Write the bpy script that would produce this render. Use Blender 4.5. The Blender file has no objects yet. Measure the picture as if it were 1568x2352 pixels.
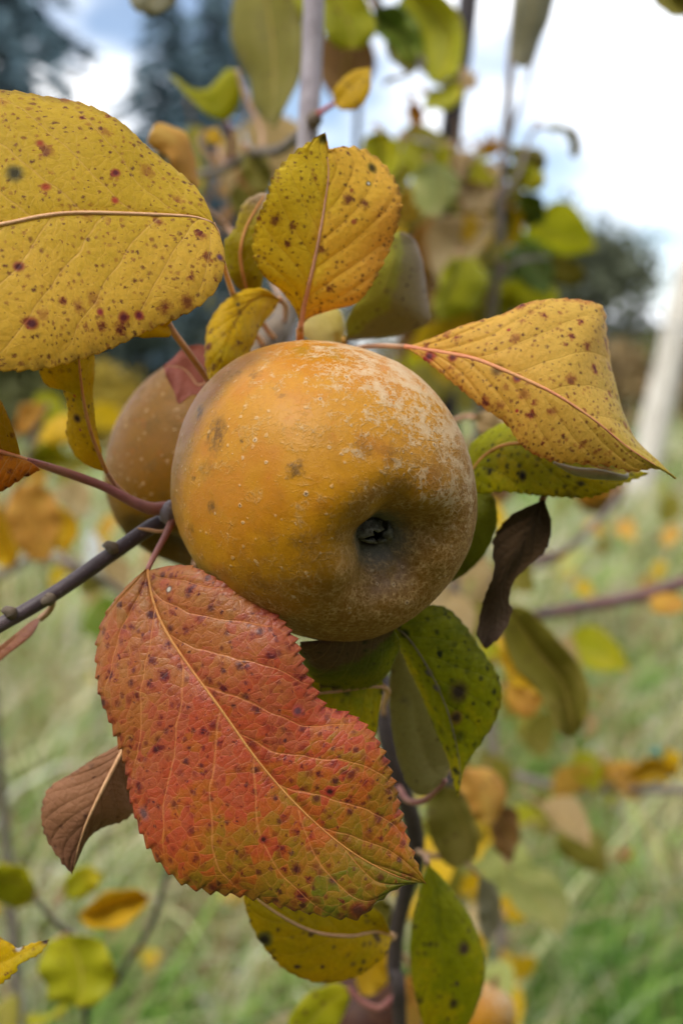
import bpy, math, random
import numpy as np
from mathutils import Vector, Matrix, Euler, noise as mnoise

R_ = math.radians
SC = bpy.context.scene
COL = SC.collection
random.seed(7)
RNG = np.random.default_rng(11)

# ------------------------------------------------------------------ camera, sky, sun, exposure
FPX = 2289.0                       # focal length in pixels of a 1568 x 2352 picture
CX, CY = 784.0, 1176.0
CAM_H = 1.10
PITCH = math.atan((CY - 830.0) / FPX)
cam_d = bpy.data.cameras.new('camera')
cam = bpy.data.objects.new('camera', cam_d)
COL.objects.link(cam)
cam.location = (0, 0, CAM_H)
cam.rotation_euler = (math.pi / 2 - PITCH, 0, 0)
cam_d.sensor_fit = 'VERTICAL'
cam_d.sensor_height = 36.0
cam_d.sensor_width = 24.0
cam_d.lens = 36.0 * FPX / 2352.0
cam_d.clip_start = 0.01
cam_d.clip_end = 2000
cam_d.dof.use_dof = True
cam_d.dof.focus_distance = 0.216
cam_d.dof.aperture_fstop = 8.2
SC.camera = cam
CM = Matrix.Translation((0, 0, CAM_H)) @ Euler((math.pi / 2 - PITCH, 0, 0)).to_matrix().to_4x4()
CMN = np.array(CM)

SUN_EL, SUN_AZ = 58.0, 222.0       # degrees; azimuth clockwise from +Y (the view direction)
world = bpy.data.worlds.new('World')
SC.world = world
world.use_nodes = True
wn, wl = world.node_tree.nodes, world.node_tree.links
wn.clear()
w_out = wn.new('ShaderNodeOutputWorld')
w_bg = wn.new('ShaderNodeBackground'); w_bg.inputs['Strength'].default_value = 0.095
w_sky = wn.new('ShaderNodeTexSky'); w_sky.sky_type = 'NISHITA'; w_sky.sun_disc = False
w_sky.sun_elevation = R_(SUN_EL); w_sky.sun_rotation = R_(SUN_AZ)
w_sky.altitude = 100; w_sky.air_density = 1.0; w_sky.dust_density = 1.0
w_tc = wn.new('ShaderNodeTexCoord')
w_map = wn.new('ShaderNodeMapping'); w_map.inputs['Scale'].default_value = (1.0, 1.0, 1.9)
w_map.inputs['Location'].default_value = (0.35, 0.1, 0.2)
w_n1 = wn.new('ShaderNodeTexNoise'); w_n1.inputs['Scale'].default_value = 2.6
w_n1.inputs['Detail'].default_value = 4; w_n1.inputs['Roughness'].default_value = 0.55
w_ramp = wn.new('ShaderNodeValToRGB')
w_ramp.color_ramp.elements[0].position = 0.41; w_ramp.color_ramp.elements[0].color = (0.05, 0.05, 0.05, 1)
w_ramp.color_ramp.elements[1].position = 0.56; w_ramp.color_ramp.elements[1].color = (1, 1, 1, 1)
w_mix = wn.new('ShaderNodeMix'); w_mix.data_type = 'RGBA'
wl.new(w_tc.outputs['Generated'], w_map.inputs['Vector'])
wl.new(w_map.outputs['Vector'], w_n1.inputs['Vector'])
wl.new(w_n1.outputs['Fac'], w_ramp.inputs['Fac'])
wl.new(w_ramp.outputs['Color'], w_mix.inputs[0])
wl.new(w_sky.outputs['Color'], w_mix.inputs[6])
w_n2 = wn.new('ShaderNodeTexNoise'); w_n2.inputs['Scale'].default_value = 4.2; w_n2.inputs['Detail'].default_value = 4
wl.new(w_map.outputs['Vector'], w_n2.inputs['Vector'])
w_r2 = wn.new('ShaderNodeValToRGB')                         # cloud, in the sky texture's own units
w_r2.color_ramp.elements[0].position = 0.32; w_r2.color_ramp.elements[0].color = (9.0, 9.6, 10.6, 1)
w_r2.color_ramp.elements[1].position = 0.60; w_r2.color_ramp.elements[1].color = (12.0, 12.1, 12.4, 1)
wl.new(w_n2.outputs['Fac'], w_r2.inputs['Fac']); wl.new(w_r2.outputs['Color'], w_mix.inputs[7])
wl.new(w_mix.outputs[2], w_bg.inputs['Color'])
wl.new(w_bg.outputs['Background'], w_out.inputs['Surface'])

sun_d = bpy.data.lights.new('sun', 'SUN')
sun_d.energy = 1.5; sun_d.angle = R_(22); sun_d.color = (1.0, 0.96, 0.9)
sun = bpy.data.objects.new('sun', sun_d); COL.objects.link(sun)
_az, _el = R_(SUN_AZ), R_(SUN_EL)
sun_dir = Vector((math.sin(_az) * math.cos(_el), math.cos(_az) * math.cos(_el), math.sin(_el)))
sun.rotation_euler = sun_dir.to_track_quat('Z', 'Y').to_euler()
sun.location = (0, 0, 6)

SC.render.engine = 'CYCLES'
SC.view_settings.view_transform = 'Standard'
SC.view_settings.look = 'None'
SC.view_settings.exposure = 0.96
SC.view_settings.gamma = 1.0
SC.view_settings.use_curve_mapping = False
SC.cycles.use_denoising = True
SC.cycles.max_bounces = 4
SC.cycles.diffuse_bounces = 3; SC.cycles.glossy_bounces = 2; SC.cycles.transmission_bounces = 3
SC.cycles.caustics_reflective = False; SC.cycles.caustics_refractive = False
SC.cycles.use_adaptive_sampling = True; SC.cycles.adaptive_threshold = 0.03

# ------------------------------------------------------------------ helpers
def lin(c):
    c = c / 255.0
    return c / 12.92 if c <= 0.04045 else ((c + 0.055) / 1.055) ** 2.4
def RGB(r, g, b):
    return (lin(r), lin(g), lin(b), 1.0)

def P(x, y, d):
    """a place in front of the camera: picture column and row (1568 wide), distance along the view axis in metres"""
    return CM @ Vector(((x - CX) / FPX * d, -(y - CY) / FPX * d, -d))
def PA(a):
    a = np.asarray(a, float)
    d = a[:, 2]
    c = np.stack([(a[:, 0] - CX) / FPX * d, -(a[:, 1] - CY) / FPX * d, -d, np.ones(len(a))], 1)
    return (c @ CMN.T)[:, :3]

def tag(o, label=None, cat=None, group=None, kind=None):
    if label: o['label'] = label
    if cat: o['category'] = cat
    if group: o['group'] = group
    if kind: o['kind'] = kind
    return o
def empty(name, loc):
    o = bpy.data.objects.new(name, None)
    COL.objects.link(o); o.location = loc; o.empty_display_size = 0.02
    return o
def link(name, me, parent=None, mat=None):
    o = bpy.data.objects.new(name, me)
    COL.objects.link(o)
    if mat is not None and not me.materials: me.materials.append(mat)
    if parent is not None:
        o.parent = parent
        o.matrix_parent_inverse = world_of(parent).inverted()
    return o
def world_of(o):
    m = Matrix.LocRotScale(o.location, o.rotation_euler, o.scale)
    if o.parent: m = world_of(o.parent) @ o.matrix_parent_inverse @ m
    return m
def mesh(name, v, f, smooth=True):
    me = bpy.data.meshes.new(name)
    me.from_pydata([tuple(p) for p in v], [], [tuple(q) for q in f])
    if smooth: me.polygons.foreach_set('use_smooth', [True] * len(me.polygons))
    me.update()
    return me
def np_mesh(name, verts, quads=None, tris=None, smooth=True):
    """fast mesh from arrays; quads (n,4), tris (m,3)"""
    me = bpy.data.meshes.new(name)
    nq = 0 if quads is None else len(quads)
    nt = 0 if tris is None else len(tris)
    me.vertices.add(len(verts)); me.vertices.foreach_set('co', np.asarray(verts, np.float32).ravel())
    idx = np.concatenate([np.zeros(0, np.int32)] + ([np.asarray(quads, np.int32).ravel()] if nq else []) + ([np.asarray(tris, np.int32).ravel()] if nt else []))
    me.loops.add(len(idx)); me.loops.foreach_set('vertex_index', idx.astype(np.int32))
    starts = np.concatenate([np.arange(nq) * 4, nq * 4 + np.arange(nt) * 3]).astype(np.int32)
    me.polygons.add(nq + nt); me.polygons.foreach_set('loop_start', starts)
    me.polygons.foreach_set('use_smooth', [smooth] * (nq + nt))
    me.update(calc_edges=True); me.validate()
    return me

def catmull(pts, n):
    """n points along a smooth curve through pts, evenly spaced by length in the first two columns"""
    p = np.asarray(pts, float)
    if len(p) == 2:
        t = np.linspace(0, 1, n)[:, None]
        return p[0] * (1 - t) + p[1] * t
    q = np.vstack([2 * p[0] - p[1], p, 2 * p[-1] - p[-2]])
    out = []
    m = 24
    t = np.linspace(0, 1, m, endpoint=False)[:, None]
    for i in range(1, len(q) - 2):
        a, b, c, d = q[i - 1], q[i], q[i + 1], q[i + 2]
        out.append(0.5 * (2 * b + (c - a) * t + (2 * a - 5 * b + 4 * c - d) * t ** 2 + (3 * b - a - 3 * c + d) * t ** 3))
    out.append(p[-1:])
    c = np.vstack(out)
    k = min(3, c.shape[1])
    s = np.concatenate([[0], np.cumsum(np.linalg.norm(np.diff(c[:, :k], axis=0), axis=1))])
    ti = np.linspace(0, s[-1], n)
    return np.stack([np.interp(ti, s, c[:, j]) for j in range(c.shape[1])], 1)

def tube_data(pts, radii, sides=10, wob=0.0, seed=0):
    p = np.asarray(pts, float); n = len(p)
    radii = np.interp(np.linspace(0, 1, n), np.linspace(0, 1, len(radii)), radii)
    T = np.gradient(p, axis=0); T /= np.linalg.norm(T, axis=1)[:, None] + 1e-12
    ref = np.array([0.13, 0.97, 0.21])
    V, F = [], []
    rs = np.random.default_rng(seed)
    a = None
    for i in range(n):
        a = (np.cross(T[i], ref) if a is None else a - T[i] * np.dot(a, T[i]))
        a /= np.linalg.norm(a) + 1e-12
        b = np.cross(T[i], a)
        for k in range(sides):
            th = 2 * math.pi * k / sides
            r = radii[i] * (1 + wob * (rs.random() - 0.5))
            V.append(p[i] + r * (math.cos(th) * a + math.sin(th) * b))
    for i in range(n - 1):
        for k in range(sides):
            k2 = (k + 1) % sides
            F.append((i * sides + k, i * sides + k2, (i + 1) * sides + k2, (i + 1) * sides + k))
    V.append(p[0]); V.append(p[-1])
    c0, c1 = len(V) - 2, len(V) - 1
    for k in range(sides):
        k2 = (k + 1) % sides
        F.append((c0, k2, k)); F.append((c1, (n - 1) * sides + k, (n - 1) * sides + k2))
    return V, F
def tube(name, pts, radii, mat, parent=None, sides=10, wob=0.0, n=None, seed=0):
    pts = catmull(pts, n or max(8, len(pts) * 6))
    V, F = tube_data(pts, radii, sides, wob, seed)
    return link(name, mesh(name, V, F), parent, mat)
def ptube(name, pix, radii, mat, parent=None, **k):
    return tube(name, PA([(x, y, d / 100) for x, y, d in pix]), radii, mat, parent, **k)

# ------------------------------------------------------------------ shader helper
class NT:
    def __init__(s, name):
        s.m = bpy.data.materials.new(name); s.m.use_nodes = True
        s.t = s.m.node_tree; s.n = s.t.nodes; s.l = s.t.links; s.n.clear()
        s.out = s.n.new('ShaderNodeOutputMaterial'); s.dims = '3D'
    def put(s, sock, v):
        if v is None: return
        if hasattr(v, 'is_output') or hasattr(v, 'links'): s.l.new(v, sock)
        else:
            if hasattr(sock.default_value, '__len__') and not hasattr(v, '__len__'): v = (v, v, v)
            if hasattr(sock.default_value, '__len__') and len(sock.default_value) == 4 and len(v) == 3: v = (*v, 1)
            if hasattr(sock.default_value, '__len__') and len(sock.default_value) == 3 and len(v) == 4: v = v[:3]
            sock.default_value = v
    def math(s, op, a, b=None, c=None, clamp=False):
        n = s.n.new('ShaderNodeMath'); n.operation = op; n.use_clamp = clamp
        for i, v in enumerate((a, b, c)): s.put(n.inputs[i], v)
        return n.outputs[0]
    def vmath(s, op, a, b=None, scale=None):
        n = s.n.new('ShaderNodeVectorMath'); n.operation = op
        s.put(n.inputs[0], a)
        if b is not None: s.put(n.inputs[1], b)
        if scale is not None: s.put(n.inputs['Scale'], scale)
        return n.outputs['Value'] if op in ('LENGTH', 'DISTANCE', 'DOT_PRODUCT') else n.outputs['Vector']
    def attr(s, name, out='Vector'):
        n = s.n.new('ShaderNodeAttribute'); n.attribute_name = name
        return n.outputs[out]
    def sep(s, v):
        n = s.n.new('ShaderNodeSeparateXYZ'); s.put(n.inputs[0], v); return n.outputs
    def noise(s, vec, scale, detail=3, rough=0.5, dist=0.0, out='Fac'):
        n = s.n.new('ShaderNodeTexNoise'); n.noise_dimensions = s.dims; s.put(n.inputs['Vector'], vec)
        n.inputs['Scale'].default_value = scale; n.inputs['Detail'].default_value = detail
        n.inputs['Roughness'].default_value = rough; n.inputs['Distortion'].default_value = dist
        return n.outputs[out]
    def voro(s, vec, scale, feature='F1', rand=1.0, dims='3D'):
        n = s.n.new('ShaderNodeTexVoronoi'); n.voronoi_dimensions = dims; n.feature = feature; s.put(n.inputs['Vector'], vec)
        n.inputs['Scale'].default_value = scale; n.inputs['Randomness'].default_value = rand
        return n.outputs
    def step(s, v, lo, hi, a=0.0, b=1.0):
        n = s.n.new('ShaderNodeMapRange'); n.interpolation_type = 'SMOOTHSTEP'
        s.put(n.inputs[0], v); s.put(n.inputs[1], lo); s.put(n.inputs[2], hi); s.put(n.inputs[3], a); s.put(n.inputs[4], b)
        return n.outputs[0]
    def mix(s, f, a, b, blend='MIX'):
        n = s.n.new('ShaderNodeMix'); n.data_type = 'RGBA'; n.blend_type = blend
        s.put(n.inputs[0], f); s.put(n.inputs[6], a); s.put(n.inputs[7], b)
        return n.outputs[2]
    def hsv(s, col, h=0.5, sat=1.0, val=1.0):
        n = s.n.new('ShaderNodeHueSaturation'); n.inputs['Hue'].default_value = h
        n.inputs['Saturation'].default_value = sat; n.inputs['Value'].default_value = val
        s.put(n.inputs['Color'], col); return n.outputs[0]
    def ramp(s, f, stops, interp='EASE'):
        n = s.n.new('ShaderNodeValToRGB'); s.put(n.inputs[0], f)
        r = n.color_ramp; r.interpolation = interp
        while len(r.elements) < len(stops): r.elements.new(0.5)
        for e, (p, c) in zip(r.elements, stops): e.position = p; e.color = c
        return n.outputs[0]
    def bump(s, h, strength=0.3, dist=0.001, normal=None):
        n = s.n.new('ShaderNodeBump'); n.inputs['Strength'].default_value = strength
        n.inputs['Distance'].default_value = dist; s.put(n.inputs['Height'], h)
        if normal is not None: s.put(n.inputs['Normal'], normal)
        return n.outputs[0]
    def pbsdf(s, col, rough=0.5, spec=0.4, normal=None, **k):
        n = s.n.new('ShaderNodeBsdfPrincipled')
        s.put(n.inputs['Base Color'], col); s.put(n.inputs['Roughness'], rough)
        s.put(n.inputs['Specular IOR Level'], spec)
        if normal is not None: s.put(n.inputs['Normal'], normal)
        for kk, v in k.items(): s.put(n.inputs[kk.replace('_', ' ')], v)
        return n.outputs[0]
    def transl(s, col, normal=None):
        n = s.n.new('ShaderNodeBsdfTranslucent'); s.put(n.inputs[0], col)
        if normal is not None: s.put(n.inputs['Normal'], normal)
        return n.outputs[0]
    def mixs(s, f, a, b):
        n = s.n.new('ShaderNodeMixShader'); s.put(n.inputs[0], f); s.l.new(a, n.inputs[1]); s.l.new(b, n.inputs[2])
        return n.outputs[0]
    def done(s, sh):
        s.l.new(sh, s.out.inputs['Surface']); return s.m

# ------------------------------------------------------------------ leaf material
VN, VS = 7.0, 0.34      # side veins per half leaf and how far they sweep towards the tip
def leaf_mat(name, stops, tu=1.0, tv=0.0, tuv=0.0, tav=0.0, tn=0.35, t0=0.0, spot=RGB(120, 40, 30), spot_core=RGB(60, 25, 20),
             big=0.35, small=0.4, vein=RGB(200, 160, 90), vein_amt=0.45, edge=RGB(90, 50, 25), edge_amt=0.5,
             rough=0.45, spec=0.4, trans=0.3, relief=0.5, marks=(), net=0.35, sheen=0.0, hue=0.5, val=1.0, sat=1.08, cells=0.0, bsc=1.0, ssc=1.0):
    s = NT(name); s.dims = '2D'
    rest = s.attr('rest'); uv = s.sep(s.attr('luv'))
    u, v = uv[0], uv[1]
    av = s.math('ABSOLUTE', v)
    n1 = s.noise(rest, 0.55, 3, 0.6)
    n2 = s.noise(rest, 2.6, 3, 0.65)
    t = s.math('MULTIPLY_ADD', u, tu, t0)
    t = s.math('MULTIPLY_ADD', v, tv, t)
    t = s.math('MULTIPLY_ADD', av, tav, t)
    if tuv: t = s.math('MULTIPLY_ADD', s.math('MULTIPLY', u, v), tuv, t)
    t = s.math('MULTIPLY_ADD', s.math('SUBTRACT', n1, 0.5), tn * 2, t)
    t = s.math('MULTIPLY_ADD', s.math('SUBTRACT', n2, 0.5), tn * 1.1, t)
    if cells:
        wq = s.vmath('MULTIPLY', s.vmath('ADD', rest, s.vmath('SCALE', s.noise(rest, 3.0, 1, 0.5, out='Color'), scale=0.16)), (1.35, 0.9, 1))
        cc = s.sep(s.voro(wq, 3.9, dims='2D')['Color'])
        t = s.math('MULTIPLY_ADD', s.math('SUBTRACT', cc[0], 0.5), cells, t)
    col = s.hsv(s.ramp(t, stops), hue, sat, val)
    # fine mottling of the blade
    mot = s.noise(rest, 9.0, 2, 0.7)
    col = s.mix(s.step(mot, 0.35, 0.75, 0.0, 0.28), col, s.mix(1.0, col, (0.62, 0.55, 0.5, 1), 'MULTIPLY'))
    # the net of small veins
    warp = s.vmath('ADD', rest, s.vmath('SCALE', s.noise(rest, 3.0, 1, 0.5, out='Color'), scale=0.16))
    ve = s.voro(s.vmath('MULTIPLY', warp, (1.35, 0.9, 1)), 3.9, 'DISTANCE_TO_EDGE', dims='2D')
    netm = s.step(ve['Distance'], 0.0, 0.09, 1.0, 0.0)
    ve2 = s.voro(warp, 10.0, 'DISTANCE_TO_EDGE', dims='2D')
    netm2 = s.step(ve2['Distance'], 0.0, 0.12, 1.0, 0.0)
    # side veins
    side = s.math('GREATER_THAN', v, 0.0)
    w = s.math('MULTIPLY_ADD', s.math('POWER', av, 0.9), -VS * VN, s.math('MULTIPLY', u, VN))
    w = s.math('ADD', w, s.math('MULTIPLY', side, 0.45))
    w = s.math('MULTIPLY_ADD', s.math('SUBTRACT', s.noise(rest, 1.3, 1), 0.5), 0.22, w)
    fr = s.math('ABSOLUTE', s.math('SUBTRACT', s.math('FRACT', w), 0.5))   # 0 on the vein
    sv = s.step(fr, 0.0, s.math('MULTIPLY_ADD', av, -0.03, 0.055), 1.0, 0.0)
    sv = s.math('MULTIPLY', sv, s.step(av, 0.8, 1.0, 1.0, 0.2))
    mv = s.step(av, 0.0, s.math('MULTIPLY_ADD', u, -0.02, 0.035), 1.0, 0.0)
    allv = s.math('MAXIMUM', s.math('MAXIMUM', sv, mv), s.math('MULTIPLY', netm, net))
    # spots
    if big > 0:
        wr = s.vmath('ADD', rest, s.vmath('SCALE', s.noise(rest, 7.0, 2, 0.75, out='Color'), scale=0.22))
        vb = s.voro(wr, 1.9 * bsc, dims='2D')
        rr = s.sep(vb['Color'])
        rad = s.math('MULTIPLY_ADD', s.math('POWER', rr[0], 2.2), 0.40, 0.06)
        keep = s.math('LESS_THAN', rr[1], s.math('MULTIPLY', s.math('MULTIPLY_ADD', n1, 1.8, 0.1), big))
        d = vb['Distance']
        halo = s.math('MULTIPLY', s.step(d, s.math('MULTIPLY', rad, 0.25), s.math('MULTIPLY', rad, 1.25), 1.0, 0.0), keep)
        core = s.math('MULTIPLY', s.step(d, s.math('MULTIPLY', rad, 0.1), s.math('MULTIPLY', rad, 0.7), 1.0, 0.0), keep)
        col = s.mix(s.math('MULTIPLY', halo, s.math('MULTIPLY_ADD', rr[2], 0.5, 0.4)), col, spot)
        col = s.mix(s.math('MULTIPLY', core, s.math('MULTIPLY', rr[2], 0.9)), col, spot_core)
    if small > 0:
        wr2 = s.vmath('ADD', rest, s.vmath('SCALE', s.noise(rest, 14.0, 2, 0.75, out='Color'), scale=0.10))
        vs = s.voro(wr2, 4.6 * ssc, dims='2D')
        rs = s.sep(vs['Color'])
        dens = s.math('ADD', small - 0.45, s.math('MULTIPLY_ADD', n1, 0.45, s.math('MULTIPLY', n2, 0.55)))
        dens = s.math('MULTIPLY_ADD', s.math('POWER', av, 3.0), 0.35, dens)
        kp = s.math('LESS_THAN', rs[0], dens)
        rd = s.math('MULTIPLY_ADD', s.math('POWER', rs[1], 1.5), 0.38, 0.08)
        ms = s.math('MULTIPLY', s.step(vs['Distance'], s.math('MULTIPLY', rd, 0.2), s.math('MULTIPLY', rd, 1.2), 1.0, 0.0), kp)
        col = s.mix(s.math('MULTIPLY', ms, s.math('MULTIPLY_ADD', rs[2], 0.5, 0.42)), col, s.mix(rs[2], spot, spot_core))
    # toothed margin goes brown in places
    em = s.math('MULTIPLY', s.step(av, 0.90, 1.0), s.step(n2, 0.35, 0.65))
    col = s.mix(s.math('MULTIPLY', em, edge_amt), col, edge)
    vm = s.math('MULTIPLY', allv, vein_amt)
    col = s.mix(vm, col, vein)
    rgh = rough
    mkw = s.noise(rest, 5.0, 2, 0.5, out='Color') if marks else None
    for (c, rad, inner, rim) in marks:
        q = s.vmath('MULTIPLY', s.vmath('SUBTRACT', s.vmath('ADD', rest, s.vmath('SCALE', mkw, scale=rad * 0.5)), (c[0] + rad * 0.25, c[1] + rad * 0.25, 0)), (1, 1, 0))
        dd = s.vmath('LENGTH', q)
        if rim is not None:
            col = s.mix(s.step(dd, rad * 0.8, rad * 1.7, 0.8, 0.0), col, rim)
        if inner is not None:
            col = s.mix(s.step(dd, rad * 0.35, rad * 1.05, 0.92, 0.0), col, inner)
    h = s.math('MULTIPLY', netm, -0.08)
    h = s.math('MULTIPLY_ADD', netm2, -0.06, h)
    h = s.math('MULTIPLY_ADD', sv, -0.3, h)
    h = s.math('MULTIPLY_ADD', mot, 0.35, h)
    h = s.math('MULTIPLY_ADD', ve['Distance'], 0.42, h)
    nb = s.bump(h, relief, 0.0008)
    b = s.pbsdf(col, s.step(mot, 0.2, 0.8, rough - 0.05, rough + 0.12), spec * 0.55, nb, Sheen_Weight=sheen, Sheen_Roughness=0.5)
    tr = s.transl(s.mix(1.0, col, (1.0, 0.95, 0.75, 1), 'MULTIPLY'), nb)
    return s.done(s.mixs(trans, b, tr))

def stem_mat(name, c1, c2, scale=400, rough=0.55, spots=None, bump=0.4):
    s = NT(name)
    tc = s.n.new('ShaderNodeTexCoord').outputs['Object']
    n = s.noise(tc, scale, 5, 0.65)
    n2 = s.noise(tc, scale * 0.15, 3, 0.5)
    col = s.mix(s.step(n2, 0.3, 0.7), c1, c2)
    col = s.mix(s.step(n, 0.45, 0.8, 0.0, 0.5), col, s.mix(1.0, col, (0.45, 0.42, 0.4, 1), 'MULTIPLY'))
    if spots is not None:
        v = s.voro(tc, scale * 1.5)
        col = s.mix(s.step(v['Distance'], 0.10, 0.26, 0.5, 0.0), col, spots)
    return s.done(s.pbsdf(col, rough, 0.35, s.bump(n, bump, 0.0006)))

# ------------------------------------------------------------------ leaf builder
def prof(vals, n):
    vals = np.atleast_1d(np.asarray(vals, float))
    if len(vals) == 1: return np.full(n, vals[0])
    return catmull(np.stack([np.linspace(0, 1, len(vals)), vals], 1), n * 3)[::3, 1][:n] if False else np.interp(np.linspace(0, 1, n), np.linspace(0, 1, len(vals)), vals)
def smooth(a, k):
    if k < 2: return a
    pad = np.concatenate([np.repeat(a[:1], k), a, np.repeat(a[-1:], k)])
    ker = np.hanning(2 * k + 3)[1:-1]; ker /= ker.sum()
    return np.convolve(pad, ker, 'same')[k:-k]

LEAFSEED = [0]
class Leaf: pass
def leaf_geo(mid, left, right, dm, dl, dr, nu=120, nv=18, teeth=0, tooth=0.0, bulge=0.03, roll=0.06, relief=0.0,
             wave=0.0, seed=None):
    """blade from three traced curves (base to tip) with their own distances in cm"""
    LEAFSEED[0] += 1
    seed = LEAFSEED[0] if seed is None else seed
    rs = np.random.default_rng(seed)
    m2 = catmull(mid, nu)
    def close(e):
        e = [tuple(p) for p in e]
        return catmull([mid[0]] + e + [mid[-1]], nu)
    l2, r2 = close(left), close(right)
    k = max(2, nu // 14)
    dmv, dlv, drv = [smooth(prof(d, nu), k) for d in (dm, dl, dr)]
    for dv in (dlv, drv):
        wgt = np.minimum(1, np.minimum(np.linspace(0, 1, nu), np.linspace(1, 0, nu)) * 9)
        dv[:] = dmv * (1 - wgt) + dv * wgt
    M = PA(np.column_stack([m2, dmv / 100])); L = PA(np.column_stack([l2, dlv / 100])); R = PA(np.column_stack([r2, drv / 100]))
    u = np.linspace(0, 1, nu)
    T = np.gradient(M, axis=0)
    camp = np.array([0, 0, CAM_H])
    X = R - L
    N = np.cross(T, X); N /= np.linalg.norm(N, axis=1)[:, None] + 1e-12
    if np.sum(N * (camp - M)) < 0: N = -N
    # keep the normal steady near base and tip
    for j in range(3): N[:, j] = smooth(N[:, j], k)
    N /= np.linalg.norm(N, axis=1)[:, None] + 1e-12
    vs = np.linspace(-1, 1, 2 * nv + 1)
    sgn = np.sign(vs); av = np.abs(vs)
    avd = 1 - (1 - av) ** 1.25        # finer rows near the margin
    av = np.where(av >= 1, 1, avd); vs = sgn * av
    Lm = np.concatenate([[0], np.cumsum(np.linalg.norm(np.diff(M, axis=0), axis=1))])
    size = Lm[-1]
    E = np.where((vs < 0)[None, :, None], L[:, None, :], R[:, None, :])
    # the blade leaves the midrib square on and sweeps round to the margin
    G = M[:, None, :] * (1 - av)[None, :, None] + E * av[None, :, None]
    hw = np.linalg.norm(E - M[:, None, :], axis=2)
    off = bulge * hw * 4 * (av * (1 - av))[None, :] - roll * hw * (np.clip((av - 0.7) / 0.3, 0, 1) ** 2)[None, :]
    if relief > 0:
        V, U = np.meshgrid(vs, u)
        w = VN * U - VS * VN * np.abs(V) ** 0.9 + np.where(V > 0, 0.45, 0)
        fr = np.abs((w % 1) - 0.5)
        pil = 1 - np.exp(-(fr / 0.13) ** 2)
        fade = np.clip(np.abs(V) / 0.06, 0, 1) * np.clip((1 - np.abs(V)) / 0.12, 0, 1) * np.clip(U / 0.06, 0, 1) * np.clip((1 - U) / 0.06, 0, 1)
        off += relief * (pil - 0.5) * fade
        off -= relief * 1.2 * np.exp(-(np.abs(V) / 0.05) ** 2) * np.clip((1 - U) / 0.2, 0, 1)
    if wave > 0:
        for kx in range(3):
            f, ph, side = rs.uniform(1.2, 3.6), rs.uniform(0, 6.28, 2), rs.uniform(0.5, 1)
            off += wave * side / 3 * (np.sin(2 * math.pi * f * u + ph[0])[:, None] * (vs < 0) + np.sin(2 * math.pi * f * u + ph[1])[:, None] * (vs > 0)) * (av ** 1.6)[None, :]
    G = G + N[:, None, :] * off[:, :, None]
    if teeth:
        for sd in (-1, 1):
            sel = np.where(sgn == sd)[0]
            amp = rs.uniform(0.45, 1.1, teeth + 3)
            ph = u * teeth + 0.25 * np.sin(u * 17 + seed) + rs.random()
            ti = np.floor(ph).astype(int) % (teeth + 3)
            fr = ph % 1
            saw = np.where(fr < 0.72, fr / 0.72, (1 - fr) / 0.28) - 0.5
            prof_t = saw * amp[ti] * tooth * np.minimum(1, np.minimum(u * 12, (1 - u) * 14))
            D = (E[:, sel[-1] if sd > 0 else sel[0], :] - M)
            D = D / (np.linalg.norm(D, axis=1)[:, None] + 1e-9) + 0.6 * T / (np.linalg.norm(T, axis=1)[:, None] + 1e-9)
            D /= np.linalg.norm(D, axis=1)[:, None]
            for j in sel:
                wgt = np.clip((av[j] - 0.86) / 0.14, 0, 1) ** 1.3
                if wgt > 0: G[:, j, :] += D * (prof_t * wgt)[:, None]
    nvv = len(vs)
    verts = G.reshape(-1, 3)
    ii, jj = np.meshgrid(np.arange(nu - 1), np.arange(nvv - 1), indexing='ij')
    a = (ii * nvv + jj).ravel()
    quads = np.stack([a, a + 1, a + nvv + 1, a + nvv], 1)
    # face the same way as N
    c = nu // 2 * nvv + nvv // 2
    fn = np.cross(verts[c + 1] - verts[c], verts[c + nvv] - verts[c])
    if np.dot(fn, N[nu // 2]) < 0: quads = quads[:, ::-1]
    # even length along the blade in cm and signed width in cm
    cross = np.cumsum(np.concatenate([np.zeros((nu, 1)), np.linalg.norm(np.diff(G, axis=1), axis=2)], 1), 1)
    cross = cross - cross[:, nvv // 2][:, None]
    sweep = np.concatenate([[0], np.cumsum(np.linalg.norm(np.diff(G[:, nvv // 2], axis=0), axis=1))])
    tdir = T / (np.linalg.norm(T, axis=1)[:, None] + 1e-12)
    along = sweep[:, None] + np.einsum('ijk,ik->ij', G - M[:, None, :], tdir)
    perp = G - M[:, None, :]
    perp = perp - np.einsum('ijk,ik->ij', perp, tdir)[:, :, None] * tdir[:, None, :]
    pw = np.linalg.norm(perp, axis=2) * sgn[None, :]
    rest = np.stack([along * 100 + (seed * 17.3) % 400, pw * 100 + (seed * 5.9) % 130, np.zeros_like(along)], 2).reshape(-1, 3)
    V, U = np.meshgrid(vs, u)
    luv = np.stack([U, V, np.zeros_like(U)], 2).reshape(-1, 3)
    g = Leaf(); g.verts, g.quads, g.rest, g.luv, g.M, g.N, g.size, g.seed = verts, quads, rest, luv, M, N, size, seed
    g.nvv, g.relief = nvv, relief
    g.mid = G[:, nvv // 2, :]
    return g
def pix_of(p):
    q = np.column_stack([p, np.ones(len(p))]) @ np.linalg.inv(CMN).T
    return np.stack([CX + q[:, 0] / -q[:, 2] * FPX, CY - q[:, 1] / -q[:, 2] * FPX], 1)
def find_rest(g, x, y):
    d = np.sum((pix_of(g.verts) - np.array([x, y])) ** 2, 1)
    return g.rest[int(np.argmin(d))]
def leaf_mesh(g, name='leaf'):
    me = np_mesh(name, g.verts, g.quads)
    for nm, arr in (('rest', g.rest), ('luv', g.luv)):
        at = me.attributes.new(nm, 'FLOAT_VECTOR', 'POINT')
        at.data.foreach_set('vector', arr.astype(np.float32).ravel())
    return me
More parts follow.
